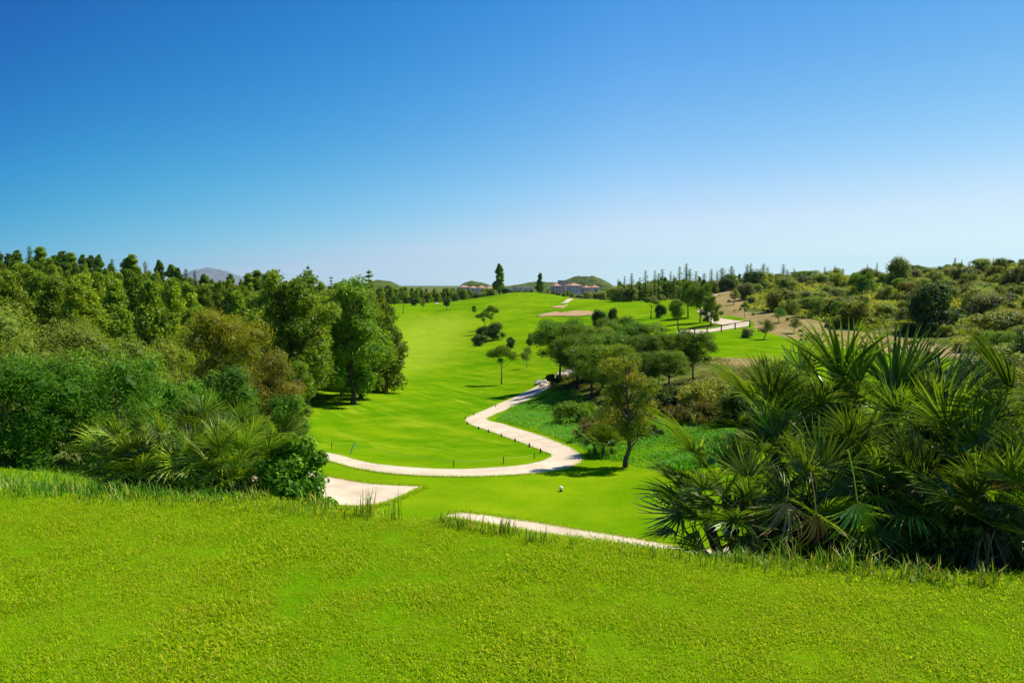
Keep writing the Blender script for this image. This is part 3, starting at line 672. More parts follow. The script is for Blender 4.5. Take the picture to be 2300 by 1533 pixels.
# ------------------------------------------------------------------ fan palms
def frond_mesh(key, seed, nl, spread, droop, cup, mat, pet=.9, gap=.0, hang=0.0):
    r_ = np.random.default_rng(seed); mb = MB()
    # petiole from the origin along +Y to the hub at y = pet
    tube(mb, [(0, 0, 0), (0, pet * .5, .03), (0, pet, 0)], [.016, .012, .010], 5, .75, 0)
    for i in range(nl):
        a = spread * (-1 + 2 * (i + .5) / nl) + r_.normal(0, .02); ln = (.80 + .2 * math.cos(a * .8)) * (1 + r_.normal(0, .05))
        d = np.array([math.sin(a), math.cos(a), 0]); s = np.array([math.cos(a), -math.sin(a), 0]); zc = np.array([0, 0, 1.])
        wmax = .019
        ts = np.array([.03, .30, .55, .80, 1.0]); ws = np.array([.5, 1.0, .85, .5, .03]) * wmax
        dr = droop * (1 + r_.normal(0, .35)); tw = r_.normal(0, .1)
        ctr = np.array([0, pet, 0]) + d * (ts * ln)[:, None] + zc * (cup * ts * (1 - .4 * ts) - dr * np.clip(ts - .35, 0, 1) ** 1.8)[:, None] + s * (tw * ts ** 2)[:, None]
        if hang: ctr[:, 1] = ctr[:, 1] - hang * (ts * ln) ** 2 * .35
        l = ctr - s * ws[:, None] + zc * (ws * .75)[:, None]; r = ctr + s * ws[:, None] + zc * (ws * .75)[:, None]
        v = np.concatenate([l, ctr, r]); n = 5; f = []
        for j in range(n - 1): f += [[j, n + j, n + j + 1, j + 1], [n + j, 2 * n + j, 2 * n + j + 1, n + j + 1]]
        mb.add(v, f, np.clip(.5 + r_.normal(0, .22), 0, 1), 0)
    return mb.mesh(key, mat)
FR = {}
for i in range(4):
    FR['live%d' % i] = frond_mesh('frond', 200 + i, 30 + i * 2, (1.5, 1.8, .95, 1.65)[i], (.12, .25, .08, .35)[i], (.22, .12, .3, .1)[i], M['frond'], (.9, 1.2, .8, 1.0)[i])
FR['pale0'] = frond_mesh('pale_frond', 210, 24, 1.5, .5, .1, M['frond_yellow'], .9)
FR['pale1'] = frond_mesh('pale_frond', 211, 22, 1.25, .9, .0, M['frond_yellow'], 1.0)
FR['dead0'] = frond_mesh('dead_frond', 215, 20, 1.3, 1.1, -.1, M['frond_dead'], .7)
FR['dead1'] = frond_mesh('dead_frond', 216, 18, 1.0, 1.5, -.1, M['frond_dead'], .9)
def frond(parent, key, base, direction, size, roll=0., label=None, name=None):
    """base: point where the petiole leaves the stem; direction: where the frond points"""
    d = Vector(direction).normalized(); upv = Vector((0, 0, 1))
    if abs(d.dot(upv)) > .97: upv = Vector((-d.x, -d.y + .3, .2)).normalized()
    xx = d.cross(upv).normalized(); zz = xx.cross(d).normalized()
    Mx = Matrix((xx, d, zz)).transposed().to_4x4() @ Matrix.Rotation(roll, 4, 'Y')
    o = link(name or ('frond' if not key.startswith('dead') else 'dead_frond'), FR[key], parent)
    o.matrix_local = Matrix.Translation(Vector(base) - parent.location) @ Mx @ Matrix.Scale(size, 4)
    if label: o['label'] = label
    return o
def aim(parent, key, stem, hub, size, roll=0., label=None):
    """frond whose fan hub lies at a given spot, its petiole coming from the stem"""
    st = Vector(stem); hb = Vector(hub); d = (hb - st).normalized()
    pet = {'live0': .9, 'live1': 1.2, 'live2': .8, 'live3': 1.0, 'pale0': .9, 'pale1': 1.0, 'dead0': .7, 'dead1': .9}[key]
    return frond(parent, key, hb - d * pet * size, d, size, roll, label)
def stem_obj(parent, paths):
    for p in paths:
        tb = MB(); P = [Vector(a) - parent.location for a in p]
        tube(tb, [a[:] for a in P], np.linspace(.055, .04, len(P)), 8, .3)
        link('stem', tb.mesh('palm_stem', M['bark']), parent)
# big palm on the right
r_ = random.Random(31)
pb = gnd(1850, 5.9); palm = empty('fan_palm', pb)
tag(palm, 'large many stemmed fan palm with drooping dead fronds on the right of the tee edge', 'palm')
def cl(px, py, Y): return pt(px, py, Y)
stems = [(1630,1110,6.0),(1730,1040,6.0),(1880,990,6.1),(2020,1000,6.0),(2120,1050,5.7),(1980,1130,5.3),(1830,1150,5.3),(1690,1170,5.4),(1900,930,6.5),(1740,960,6.5),(2080,1150,5.2),(1590,1170,5.6),(1920,1050,5.6),(2050,940,6.4)]
sp_ = []
for a in stems:
    tp = cl(*a); gz = tz(tp.x, tp.y); b = Vector((tp.x * .75 + pb.x * .25, tp.y * .8 + pb.y * .2, 0)); b.z = tz(b.x, b.y) - .05
    sp_.append((b, (b + tp) / 2 + Vector((.02, .02, 0)), tp))
stem_obj(palm, sp_)
for tp in [s[2] for s in sp_]:
    for j in range(17):
        az = r_.random() * 6.283; el = rad(r_.choice([-30, -10, 5, 20, 35, 50, 65, 75]) + r_.uniform(-10, 10))
        d = Vector((math.cos(az) * math.cos(el), math.sin(az) * math.cos(el) * .85, math.sin(el)))
        frond(palm, 'live%d' % r_.randrange(4) if r_.random() < .84 else 'pale%d' % r_.randrange(2), tp + Vector((0, 0, r_.uniform(-.15, .05))), d, r_.uniform(.25, .36), r_.uniform(-.7, .7), name='frond')
    for j in range(3):
        az = r_.random() * 6.283; el = rad(r_.uniform(-65, -25))
        d = Vector((math.cos(az) * math.cos(el), math.sin(az) * math.cos(el), math.sin(el)))
        frond(palm, 'dead%d' % r_.randrange(2), tp + Vector((0, 0, -.08)), d, r_.uniform(.3, .42), r_.uniform(-.5, .5))
S0 = [s[2] for s in sp_]
KEY = [('live2', 8, (1890,850,6.3), .62, .1, None), ('live2', 3, (2010,880,6.2), .62, -.1, None), ('live0', 3, (2125,900,6.0), .60, .3, None),
       ('live1', 9, (1690,900,6.4), .55, -.2, None), ('live3', 0, (1560,1020,6.0), .55, .2, None), ('live0', 0, (1530,1120,5.8), .42, -.2, None),
       ('live3', 4, (2130,960,5.5), .62, .2, None), ('live1', 4, (2150,970,5.7), .6, -.1, None),
       ('pale0', 9, (1800,830,6.5), .48, .4, 'pale yellow green frond near the top of the palm'),
       ('live2', 8, (1845,870,6.4), .46, -.6, None), ('live2', 8, (1930,865,6.3), .50, .5, None), ('live2', 3, (2050,870,6.3), .5, .4, None), ('live2', 13, (1975,900,6.4), .48, -.4, None), ('live2', 4, (2100,930,6.0), .5, .7, None), ('live2', 9, (1730,900,6.4), .46, -.2, None), ('live0', 9, (1660,960,6.3), .42, .4, None),
       ('live1', 7, (1530,1150,5.5), .36, 2.6, 'low dark frond hanging over the path at the palm foot')]
for kx, si, hb, sz, rl_, lb_ in KEY: aim(palm, kx, S0[si], cl(*hb), sz, rl_, lb_)
frond(palm, 'pale1', cl(1905,1010,5.05), (.12, -.22, -1), .36, 3.1, 'bent pale frond hanging down in the middle of the palm')
frond(palm, 'dead0', cl(1775,1065,5.1), (-.2, -.2, -1), .28, 3.1, 'dry brown frond hanging left of the pale bent frond')
frond(palm, 'dead1', cl(1820,1060,5.0), (.1, -.2, -1), .30, 3.0)
frond(palm, 'live1', cl(1545,1130,5.5), (-.2, -.1, -1), .36, 3.0)
# second palm at the right edge
pb2 = gnd(2290, 5.3); palm2 = empty('fan_palm', pb2)
tag(palm2, 'fan palm cut off by the right edge of the view beside the large palm', 'palm')
st2 = [(2260,1040,5.4),(2360,1000,5.3),(2200,1110,5.2),(2330,1150,4.9),(2240,1170,4.8)]
sp2 = []
for a in st2:
    tp = cl(*a); b = Vector((tp.x * .8 + pb2.x * .2, tp.y, 0)); b.z = tz(b.x, b.y) - .05; sp2.append((b, (b + tp) / 2, tp))
stem_obj(palm2, sp2)
for tp in [s[2] for s in sp2]:
    for j in range(11):
        az = r_.random() * 6.283; el = rad(r_.choice([5, 20, 35, 50, 65, 80]) + r_.uniform(-10, 10))
        frond(palm2, 'live%d' % r_.randrange(4), tp, (math.cos(az) * math.cos(el), math.sin(az) * math.cos(el) * .8, math.sin(el)), r_.uniform(.26, .38), r_.uniform(-.6, .6))
    for j in range(3):
        az = r_.random() * 6.283; el = rad(r_.uniform(-60, 0))
        frond(palm2, 'dead%d' % r_.randrange(2), tp, (math.cos(az) * math.cos(el), math.sin(az) * math.cos(el), math.sin(el)), r_.uniform(.3, .4), r_.uniform(-.5, .5))
aim(palm2, 'live2', sp2[1][2], cl(2270,890,5.4), .55, .1)
for j in range(22):
    tp = cl(r_.uniform(2130, 2330), r_.uniform(1090, 1210), r_.uniform(4.75, 5.2)); az = r_.uniform(3.3, 6.1); el = rad(r_.uniform(-15, 50))
    frond(palm2, 'live%d' % r_.randrange(4) if j % 4 else 'dead0', tp, (math.cos(az) * math.cos(el), math.sin(az) * math.cos(el) * .5, math.sin(el)), r_.uniform(.2, .3), r_.uniform(-.6, .6))
# left palm
pb3 = gnd(430, 7.0); palm3 = empty('fan_palm', pb3)
tag(palm3, 'low spreading fan palm in front of the shrubs on the left of the tee edge', 'palm')
st3 = [(290,1075,7.0),(380,1050,7.2),(470,1030,7.3),(560,1050,7.2),(340,1090,6.7),(450,1085,6.7),(600,1075,7.0),(530,1090,6.6)]
sp3 = []
for a in st3:
    tp = cl(*a); b = Vector((tp.x * .6 + pb3.x * .4, tp.y, 0)); b.z = tz(b.x, b.y) - .05; sp3.append((b, (b + tp) / 2, tp))
stem_obj(palm3, sp3)
for q_, tp in enumerate([s[2] for s in sp3]):
    for j in range(30):
        az = r_.random() * 6.283; el = rad(r_.choice([-10, 5, 20, 35, 50, 65, 80]) + r_.uniform(-10, 10)); up_ = r_.uniform(-.12, .22)
        d = Vector((math.cos(az) * math.cos(el) - (.35 if q_ in (0, 1, 4) else -.1), math.sin(az) * math.cos(el) * .8 - .15, math.sin(el)))
        frond(palm3, ('live%d' % r_.randrange(4)) if r_.random() < .55 else 'pale0', tp + Vector((r_.uniform(-.15, .15), r_.uniform(-.1, .1), up_)), d, r_.uniform(.22, .33), r_.uniform(-.6, .6), name='frond')
    for j in range(3):
        az = r_.random() * 6.283; el = rad(r_.uniform(-45, 5))
        frond(palm3, 'dead%d' % r_.randrange(2), tp, (math.cos(az) * math.cos(el) - .3, math.sin(az) * math.cos(el) - .3, math.sin(el)), r_.uniform(.22, .30), r_.uniform(-.5, .5))
for px, py in [(420,965),(440,955),(465,950),(480,968),(505,960),(530,970),(560,985),(395,985),(600,1000),(450,985)]:
    aim(palm3, r_.choice(['live2', 'pale0', 'live2', 'pale1']), sp3[2][2], cl(px, py, 7.3), .32, r_.uniform(-.3, .3))
# dark undergrowth beneath the right palms
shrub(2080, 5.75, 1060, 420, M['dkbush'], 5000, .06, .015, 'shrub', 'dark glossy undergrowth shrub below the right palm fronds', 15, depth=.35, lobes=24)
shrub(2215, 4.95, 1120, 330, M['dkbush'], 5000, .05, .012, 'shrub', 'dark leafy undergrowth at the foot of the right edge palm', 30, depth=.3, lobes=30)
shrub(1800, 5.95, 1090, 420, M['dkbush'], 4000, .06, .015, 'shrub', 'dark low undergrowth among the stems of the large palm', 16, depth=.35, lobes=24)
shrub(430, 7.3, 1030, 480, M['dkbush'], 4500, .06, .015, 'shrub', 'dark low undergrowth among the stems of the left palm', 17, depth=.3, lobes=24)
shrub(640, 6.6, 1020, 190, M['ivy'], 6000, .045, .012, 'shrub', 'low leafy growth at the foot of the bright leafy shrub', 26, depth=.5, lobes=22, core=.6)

# ------------------------------------------------------------------ fairway trees
Tb('umbrella0', 886, 695, 664, 'pine_tree', 'slim umbrella pine nearest the big pines, left of the far fairway', wx=1.1, rz=.3)
Tb('umbrella0', 905, 704, 652, 'pine_tree', 'taller umbrella pine beside the round dark bush on the far fairway', wx=.75, rz=2.3)
Tb('bush0', 932, 686, 668, 'bush', 'round dark bush by the far cart path at upper left of the fairway', 'bush', wx=1.0)
Tb('airy1', 950, 694, 674, 'tree', 'small pale tree just right of the round dark bush', wx=1.0)
Tb('round_tree1', 1004, 698, 667, 'tree', 'round headed dark tree alone at upper left of the fairway', wx=1.15)
Tb('round_tree0', 1065, 709, 686, 'tree', 'tiny slim tree alone on the upper fairway', wx=.8)
Tb('bush0', 1078, 777, 750, 'bush', 'lowest dark bush of the clump in mid fairway', 'bush', wx=1.25, rz=1)
Tb('bush0', 1112, 763, 722, 'bush', 'largest round dark bush of the clump in mid fairway', 'bush', wx=.95, rz=2)
Tb('bush0', 1086, 757, 731, 'bush', 'left dark bush of the clump beneath two slender pines', 'bush', wx=1.2, rz=3)
Tb('umbrella0', 1089, 748, 699, 'pine_tree', 'spreading small pine rising behind the mid fairway bushes', wx=.9, rz=.2)
Tb('umbrella0', 1103, 740, 686, 'pine_tree', 'taller slender pine rising behind the mid fairway bushes', wx=.7, rz=3.2)
Tb('umbrella0', 1128, 863, 776, 'pine_tree', 'young umbrella pine with bent trunk left of the pine group', wx=.85, rz=0)
Tb('round_tree1', 1147, 795, 757, 'tree', 'small round tree behind the young umbrella pine', wx=1.0)
Tb('round_tree0', 1189, 793, 749, 'tree', 'small oval tree behind the loose young pine', wx=.75)
Tb('airy1', 1183, 826, 776, 'pine_tree', 'loose young pine between the umbrella pine and the pine group', wx=.75)
T('conifer0', 1122, 283, 589, 'conifer_tree', 'tallest conifer on the ridge crest against the sky', wx=1.05, rz=.5)
T('conifer0', 1213, 288, 611, 'conifer_tree', 'shorter conifer on the ridge crest right of the tallest one', wx=1.05, rz=2)
T('bush0', 1136, 284, 646, 'bush', 'dark bush at the foot of the tallest ridge conifer', 'bush', wx=1.2)
T('bush4', 1100, 287, 645, 'bush', 'olive bush left of the tallest ridge conifer', 'bush', wx=1.5)
# pine group right of the hairpin
PG = 'pine_tree'
Tb('spread_pine0', 1258, 858, 716, PG, 'leftmost pine of the group right of the hairpin path', wx=.85, rz=.6)
Tb('spread_pine1', 1296, 856, 728, PG, 'second pine of the group, just right of the leftmost trunk', wx=.8, rz=1.6)
T('spread_pine2', 1340, 60, 730, PG, 'rear pine filling the middle of the pine group', wx=.95, rz=2.5)
T('spread_pine0', 1400, 62, 722, PG, 'broad dark pine at the top centre of the pine group', wx=1.0, rz=4.0)
T('spread_pine1', 1455, 62, 726, PG, 'pine with crown right of the group centre', wx=.95, rz=5.2)
T('spread_pine2', 1500, 60, 745, PG, 'forked pine left of the rightmost pine of the group', wx=.9, rz=.2)
Tb('spread_pine0', 1556, 858, 742, PG, 'rightmost pine of the group with rounded crown over a dark trunk', wx=.82, rz=2.9)
T('spread_pine2', 1375, 48, 770, PG, 'lower pine in front of the pine group centre', wx=.95, rz=3.6)
T('spread_pine1', 1440, 50, 790, PG, 'low dark pine behind the brownish front pine', wx=1.0, rz=1.1)
Tb('bush0', 1345, 735, 694, 'tree', 'larger dark round leafy tree behind the pine group', wx=.75, rz=.3)
Tb('bush0', 1376, 728, 690, 'tree', 'smaller dark round leafy tree behind the pine group, touching its twin', wx=.6, rz=2.3)
# brownish front pine
lb = lob_env(300, 27, .30, .96, lambda u: .32 * (1 - abs(u - .45) ** 1.6 * 1.6), (.055, .10), flat=.7)
proto('front_pine', lb, 9500, .032, .0050, M['pine_mixed'], 301, .024, core=.32, nlimb=26, top=.9, split=.3)
Tb('front_pine', 1405, 1048, 793, PG, 'brownish half dry pine standing alone in front of the pine group', wx=.95, rz=1.2)
T('spread_pine1', 1462, 56, 752, PG, 'dark pine right of centre filling the pine group', wx=1.1, rz=3.0)
T('spread_pine0', 1300, 57, 752, PG, 'dark pine just behind the two leftmost trunks', wx=1.05, rz=2.0)
T('spread_pine1', 1355, 55, 748, PG, 'dark pine left of centre filling the pine group', wx=1.1, rz=4.4)
T('spread_pine0', 1525, 62, 752, PG, 'dark pine behind the rightmost pine of the group', wx=1.0, rz=5.0)
T('spread_pine0', 1330, 52, 775, PG, 'lower pine on the left front of the pine group', wx=1.1, rz=5.5)
T('spread_pine2', 1505, 50, 785, PG, 'low pine in front of the forked pine', wx=1.1, rz=2.2)
T('spread_pine0', 1385, 66, 712, PG, 'rearmost tall pine of the group, behind the broad dark one', wx=.9, rz=.9)
shrub(1355, 31, 935, 140, M['pine_brown'], 2500, .2, .02, 'shrub', 'dry grey bush with bare branches left of the front pine trunk', 18, needle=True, core=.35, twigs=60)
shrub(1300, 40, 905, 150, M['pine'], 2600, .25, .03, 'shrub', 'low dark bush in the shade left of the front pine', 19, needle=True)
shrub(1460, 36, 900, 170, M['pine_brown'], 3500, .22, .026, 'shrub', 'brown undergrowth bush right of the front pine trunk', 20, needle=True, core=.5, twigs=30)
shrub(1500, 42, 870, 180, M['dkbush'], 3500, .2, .05, 'shrub', 'dark undergrowth bush below the rightmost pine', 21)
shrub(1440, 30, 955, 130, M['dkbush'], 2600, .18, .04, 'shrub', 'dark low bush at the edge of the rough grass behind the front pine', 22)
shrub(1245, 62, 836, 45, M['dkbush'], 900, .2, .05, 'bush', 'low dark bush between pale rocks beside the shaded path', 23, cat='bush', lobes=10)
shrub(1590, 33, 905, 170, M['pine_brown'], 5000, .17, .018, 'shrub', 'brown green bush left of the large palm crown', 27, needle=True, core=.55, twigs=20)
shrub(1700, 31, 880, 200, M['dkbush'], 5000, .16, .03, 'shrub', 'dark bush right behind the left side of the large palm', 28)
shrub(1850, 30, 860, 240, M['scrub'], 6000, .16, .02, 'shrub', 'olive bush hidden behind the middle of the large palm', 29)
shrub(1620, 40, 850, 190, M['scrub'], 4000, .22, .03, 'shrub', 'scrubby olive bush above the left fronds of the large palm', 24)
shrub(1760, 40, 790, 170, M['scrub'], 4000, .22, .03, 'shrub', 'scrubby bush behind the top fronds of the large palm', 25)
# small fan palm bush left of the front pine trunk
pb4 = gnd(1358, 26.6); palm4 = empty('fan_palm', pb4); tag(palm4, 'small round fan palm on the lawn at the foot of the front pine', 'palm')
stem_obj(palm4, [(pb4 + Vector((dx, 0, -.05)), pb4 + Vector((dx, 0, .2)), pb4 + Vector((dx * 1.2, 0, .4))) for dx in (-.3, 0, .3)])
for j in range(70):
    az = r_.random() * 6.283; el = rad(r_.uniform(0, 85)); bs = pb4 + Vector((r_.uniform(-.35, .35), r_.uniform(-.3, .3), .3))
    frond(palm4, ('live%d' % r_.randrange(4)) if j % 6 else 'pale0', bs, (math.cos(az) * math.cos(el), math.sin(az) * math.cos(el), math.sin(el)), r_.uniform(.36, .5), r_.uniform(-.6, .6), name='frond')
# trees round the second green
Tb('lean_tree0', 1462, 716, 664, 'tree', 'olive tree with leaning trunk at the edge of the raised green', wx=.95, rz=.2)
Tb('bush0', 1483, 714, 681, 'bush', 'dark round bush right of the leaning olive tree', 'bush', wx=.7)
Tb('round_tree0', 1522, 738, 672, 'tree', 'round green tree with slim trunk in front of the path junction', wx=1.05)
Tb('spread_pine1', 1545, 712, 630, 'pine_tree', 'tallest dark pine at the path junction', wx=.75)
Tb('spread_pine0', 1573, 724, 636, 'pine_tree', 'dark pine in the middle of the path junction trio', wx=.7)
Tb('tall_pine1', 1596, 730, 664, 'pine_tree', 'lower bushy pine right in the path junction trio', wx=1.1)
Tb('airy0', 1648, 684, 648, 'tree', 'small wispy tree on the dry slope below the upper path', wx=.9)
Tb('umbrella0', 1673, 713, 680, 'tree', 'tiny thin tree with leaning shadow on the dry slope', wx=.7)
Tb('airy2', 1749, 724, 690, 'tree', 'small vivid green tree on the dry slope', wx=1.15)
Tb('airy0', 1716, 762, 716, 'olive_tree', 'grey green olive tree casting shadow on the second fairway', wx=1.25)
Tb('airy0', 1783, 748, 711, 'olive_tree', 'pale olive tree on the dry slope with bare soil below', wx=1.0)
Tb('bush2', 1680, 758, 735, 'bush', 'low grey bush left of the olive tree at the lawn edge', 'bush', wx=1.1)

# ------------------------------------------------------------------ right hillside
Tb('bush4', 2018, 652, 569, 'tree', 'tall dark tree breaking the skyline on the right hill', wx=.72)
T('bush0', 2090, 92, 628, 'tree', 'biggest dark shady tree halfway up the right hill', wx=.85, rz=2)
T('bush0', 2100, 90, 690, 'bush', 'dark thicket under the biggest tree on the right hill', 'bush', wx=1.3)
T('spread_pine0', 1935, 130, 612, 'tree', 'grey green round tree left of the skyline tree', wx=.8)
T('bush0', 1690, 180, 605, 'tree', 'broad dark tree on the crest behind the upper path', wx=1.1)
T('bush0', 1630, 205, 622, 'tree', 'green round tree above the bend of the upper path', wx=1.0)
T('bush4', 1600, 210, 625, 'tree', 'dark green tree left of the upper path bend', wx=.9)
kinds = [('bush0', 'dark green', 2), ('bush1', 'olive', 5), ('bush2', 'grey green', 4), ('bush3', 'feathery', 3), ('bush4', 'mid green', 4), ('bush5', 'yellowish', 1), ('spread_pine2', 'small treelike', 1)]
kinds = [(a, b, {'bush0': 1, 'bush1': 7, 'bush3': 6}.get(a, c)) for a, b, c in kinds]
bag = [a for a in kinds for _ in range(a[2])]
cnt = 0; tries = 0; placed = []
while cnt < 280 and tries < 9000:
    tries += 1
    Yv = math.exp(rng.uniform(math.log(34), math.log(235))); px = rng.uniform(1570, 2480); x = (px - W0 / 2) / F * Yv; z = tz(x, Yv)
    qx, qy = proj(np.array([x]), np.array([Yv]), np.array([z]))
    if not inpoly(qx, qy, SCR)[0] or inpoly(qx, qy, DRY)[0]: continue
    if Yv < 60 and px < 2150: continue
    H = rng.choice([.9, 1.2, 1.6, 2.0, 2.6, 3.4]) * rng.uniform(.8, 1.2) * (1 + .25 * (Yv > 120))
    if any((x - a) ** 2 + (Yv - b) ** 2 < (.42 * (H + h)) ** 2 for a, b, h in placed): continue
    placed.append((x, Yv, H)); key, nm, _ = rng.choice(bag)
    if key == 'spread_pine2': H = max(H, 3.0)
    plant(key, (x, Yv, z - .05), H, 'shrub', '%s shrub in the scrub covering the right hillside' % nm, 'shrub', '%s shrubs of the right hillside scrub' % nm, rng.uniform(.9, 1.4)); cnt += 1
print('SCRUB', cnt, tries)
# low tufts along the dry slope
cnt = 0
while cnt < 45:
    px, py = rng.uniform(1600, 2210), rng.uniform(650, 815)
    if not inpoly([px], [py], DRY)[0]: continue
    g = at(px, py); cnt += 1
    plant(rng.choice(['bush1', 'bush2', 'bush3']), g, rng.uniform(.25, .6), 'dry_tuft', 'low dry tuft on the bare sandy slope', 'plant', 'dry tufts on the sandy slope', rng.uniform(1, 1.7))

# ------------------------------------------------------------------ tree belts on the horizon
def belt(n, px0, px1, Y0, Y1, top, hmin, hmax, keys, name, label, group, wx=(.9, 1.4)):
    for i in range(n):
        px = px0 + (px1 - px0) * (i + rng.random()) / n; Yv = rng.uniform(Y0, Y1); g = gnd(px, Yv)
        H = pt(px, top(px) + rng.uniform(hmin, hmax), Yv).z - g.z
        if H > 1.2: plant(rng.choice(keys), g, H, name, label, 'tree', group, rng.uniform(*wx))
tp1 = lambda px: float(np.interp(px, [840, 900, 1000, 1060, 1240, 1300, 1400, 1500], [634, 642, 644, 650, 652, 650, 628, 615]))
belt(46, 860, 1060, 300, 345, tp1, 0, 16, ['wood_pine0', 'wood_pine1', 'wood_pine2', 'tall_pine0', 'spire2'], 'pine_tree', 'small pine in the belt beyond the far end of the fairway', 'pines in the belt beyond the fairway')
belt(40, 1030, 1245, 330, 420, lambda p: 648, 0, 11, ['wood_pine0', 'wood_pine1', 'bush4', 'bush0'], 'tree', 'small dark tree in front of the white houses', 'trees in front of the village', (.9, 1.3))
belt(40, 1235, 1420, 275, 340, lambda p: float(np.interp(p, [1235, 1300, 1370, 1420], [648, 650, 645, 632])), 0, 16, ['wood_pine0', 'wood_pine3', 'bush4', 'bush1', 'tall_pine2'], 'tree', 'tree in the belt behind the raised green', 'trees in the belt behind the raised green')
belt(46, 1380, 1700, 215, 270, lambda p: float(np.interp(p, [1380, 1500, 1600, 1700], [630, 622, 618, 612])), 0, 22, ['wood_pine0', 'wood_pine1', 'spread_pine0', 'bush4', 'tall_pine0'], 'tree', 'tree in the wooded ridge above the raised green', 'trees on the ridge above the raised green')
for px, pyt in [(1388,625),(1402,618),(1418,612),(1436,622),(1449,606),(1470,606),(1478,612),(1486,603),(1505,608),(1512,616),(1525,597),(1540,590),(1548,602),(1562,608),(1580,612),(1596,603),(1609,608),(1620,600),(1641,596),(1646,606),(1676,592),(1684,590),(1712,591),(1722,598),(1757,592),(1766,604),(1781,602),(1850,598),(1872,596),(1890,602),(1945,592),(1966,588),(2140,578),(2155,582),(2172,586),(2190,580),(2212,582),(2225,578),(2262,585)]:
    T('spire%d' % rng.choice([0, 1, 1]), px, rng.uniform(205, 260) if px < 1800 else rng.uniform(200, 235), pyt, 'araucaria_tree', 'thin tiered araucaria tip on the right skyline', 'tree', 'araucarias along the right skyline', rng.uniform(1.2, 2.0))
belt(40, 1700, 2420, 190, 235, lambda p: float(np.interp(p, [1700, 1800, 1900, 2000, 2100, 2300, 2450], [612, 606, 603, 600, 588, 594, 590])), 0, 14, ['bush0', 'bush4', 'bush1', 'spread_pine1', 'wood_pine2'], 'tree', 'low dark tree along the crest of the right hill', 'trees along the crest of the right hill', (.9, 1.5))

# ------------------------------------------------------------------ village
def house(px0, px1, pyt, pyb, Y, wallm, roofm, label, flat=False, floors=2):
    a = pt(px0, pyb, Y); b = pt(px1, pyt, Y); w_ = b.x - a.x; h = b.z - a.z; base = a.z - 5; dpt = min(w_, 11)
    o = empty('house', ((a.x + b.x) / 2, Y, base), .5); tag(o, label, 'house', 'houses of the far village')
    rh = 0 if flat else min(h * .35, 2.4); hw = h - rh + 5
    mb = MB(); box(mb, (0, 0, hw / 2), (w_, dpt, hw)); link('wall', mb.mesh('house_wall', wallm), o)
    mb = MB(); e = .35
    if flat: box(mb, (0, 0, hw + .15), (w_ + .4, dpt + .4, .3)); link('parapet', mb.mesh('house_parapet', wallm), o)
    else:
        hx, hy = w_ / 2 + e, dpt / 2 + e; rx = max(hx - hy, .2)
        mb.add([(-hx, -hy, hw), (hx, -hy, hw), (hx, hy, hw), (-hx, hy, hw), (-rx, 0, hw + rh), (rx, 0, hw + rh)], [[0, 1, 5, 4], [2, 3, 4, 5]], .5); mb.add([(-hx, -hy, hw), (hx, -hy, hw), (hx, hy, hw), (-hx, hy, hw), (-rx, 0, hw + rh), (rx, 0, hw + rh)], [[3, 0, 4], [1, 2, 5], [0, 2, 1], [0, 3, 2]], .5)
        rf = link('roof', mb.mesh('house_roof', roofm), o)
        mb = MB(); box(mb, (rx * .5, .3, hw + rh), (.8, .8, 1.4)); link('chimney', mb.mesh('chimney', wallm), rf)
    nw = max(2, int(w_ / 3)); mb = MB(); box(mb, (0, 0, 0), (1.1, .16, 1.4)); wm = mb.mesh('house_window', M['pane'])
    for f in range(floors):
        for i in range(nw):
            x = link('window', wm, o); x.location = ((i + .5) / nw * w_ - w_ / 2, -dpt / 2 - .03, hw - 1.6 - f * 2.8)
WW, WP, TL = M['wallwhite'], M['wallpink'], M['tile']
house(1031, 1052, 640, 653, 600, WP, TL, 'pink house with tiled roof at the left end of the village')
house(1054, 1071, 642, 655, 620, WW, TL, 'cream house second from the left end of the village')
house(1073, 1090, 641, 656, 610, WW, TL, 'cream house third from the left end of the village')
house(1091, 1106, 642, 656, 630, WP, TL, 'pinkish house just left of the tallest ridge conifer')
house(1132, 1148, 648, 660, 560, WW, TL, 'white house partly hidden right of the tallest ridge conifer', True)
house(1155, 1171, 645, 657, 580, WW, TL, 'white flat roofed house left of the village centre', True)
house(1173, 1191, 645, 656, 590, WW, TL, 'low white flat roofed house in the village centre', True)
house(1240, 1258, 636, 652, 640, WP, TL, 'pink house left of the tall village building')
house(1256, 1274, 630, 650, 660, WP, WP, 'tall pinkish building in the village below the hill', True, 3)
house(1274, 1302, 635, 652, 640, WW, TL, 'long white building with red roof beside the tall village building')
house(1308, 1324, 641, 654, 620, WP, TL, 'pink house second from the right end of the village')
house(1325, 1343, 640, 654, 630, WW, TL, 'white house with red roof at the right end of the village')
house(1040, 1048, 655, 664, 470, WP, TL, 'small red roofed house among trees left of the ridge')
house(1082, 1093, 654, 662, 480, WW, TL, 'small pale house among trees below the village left end')

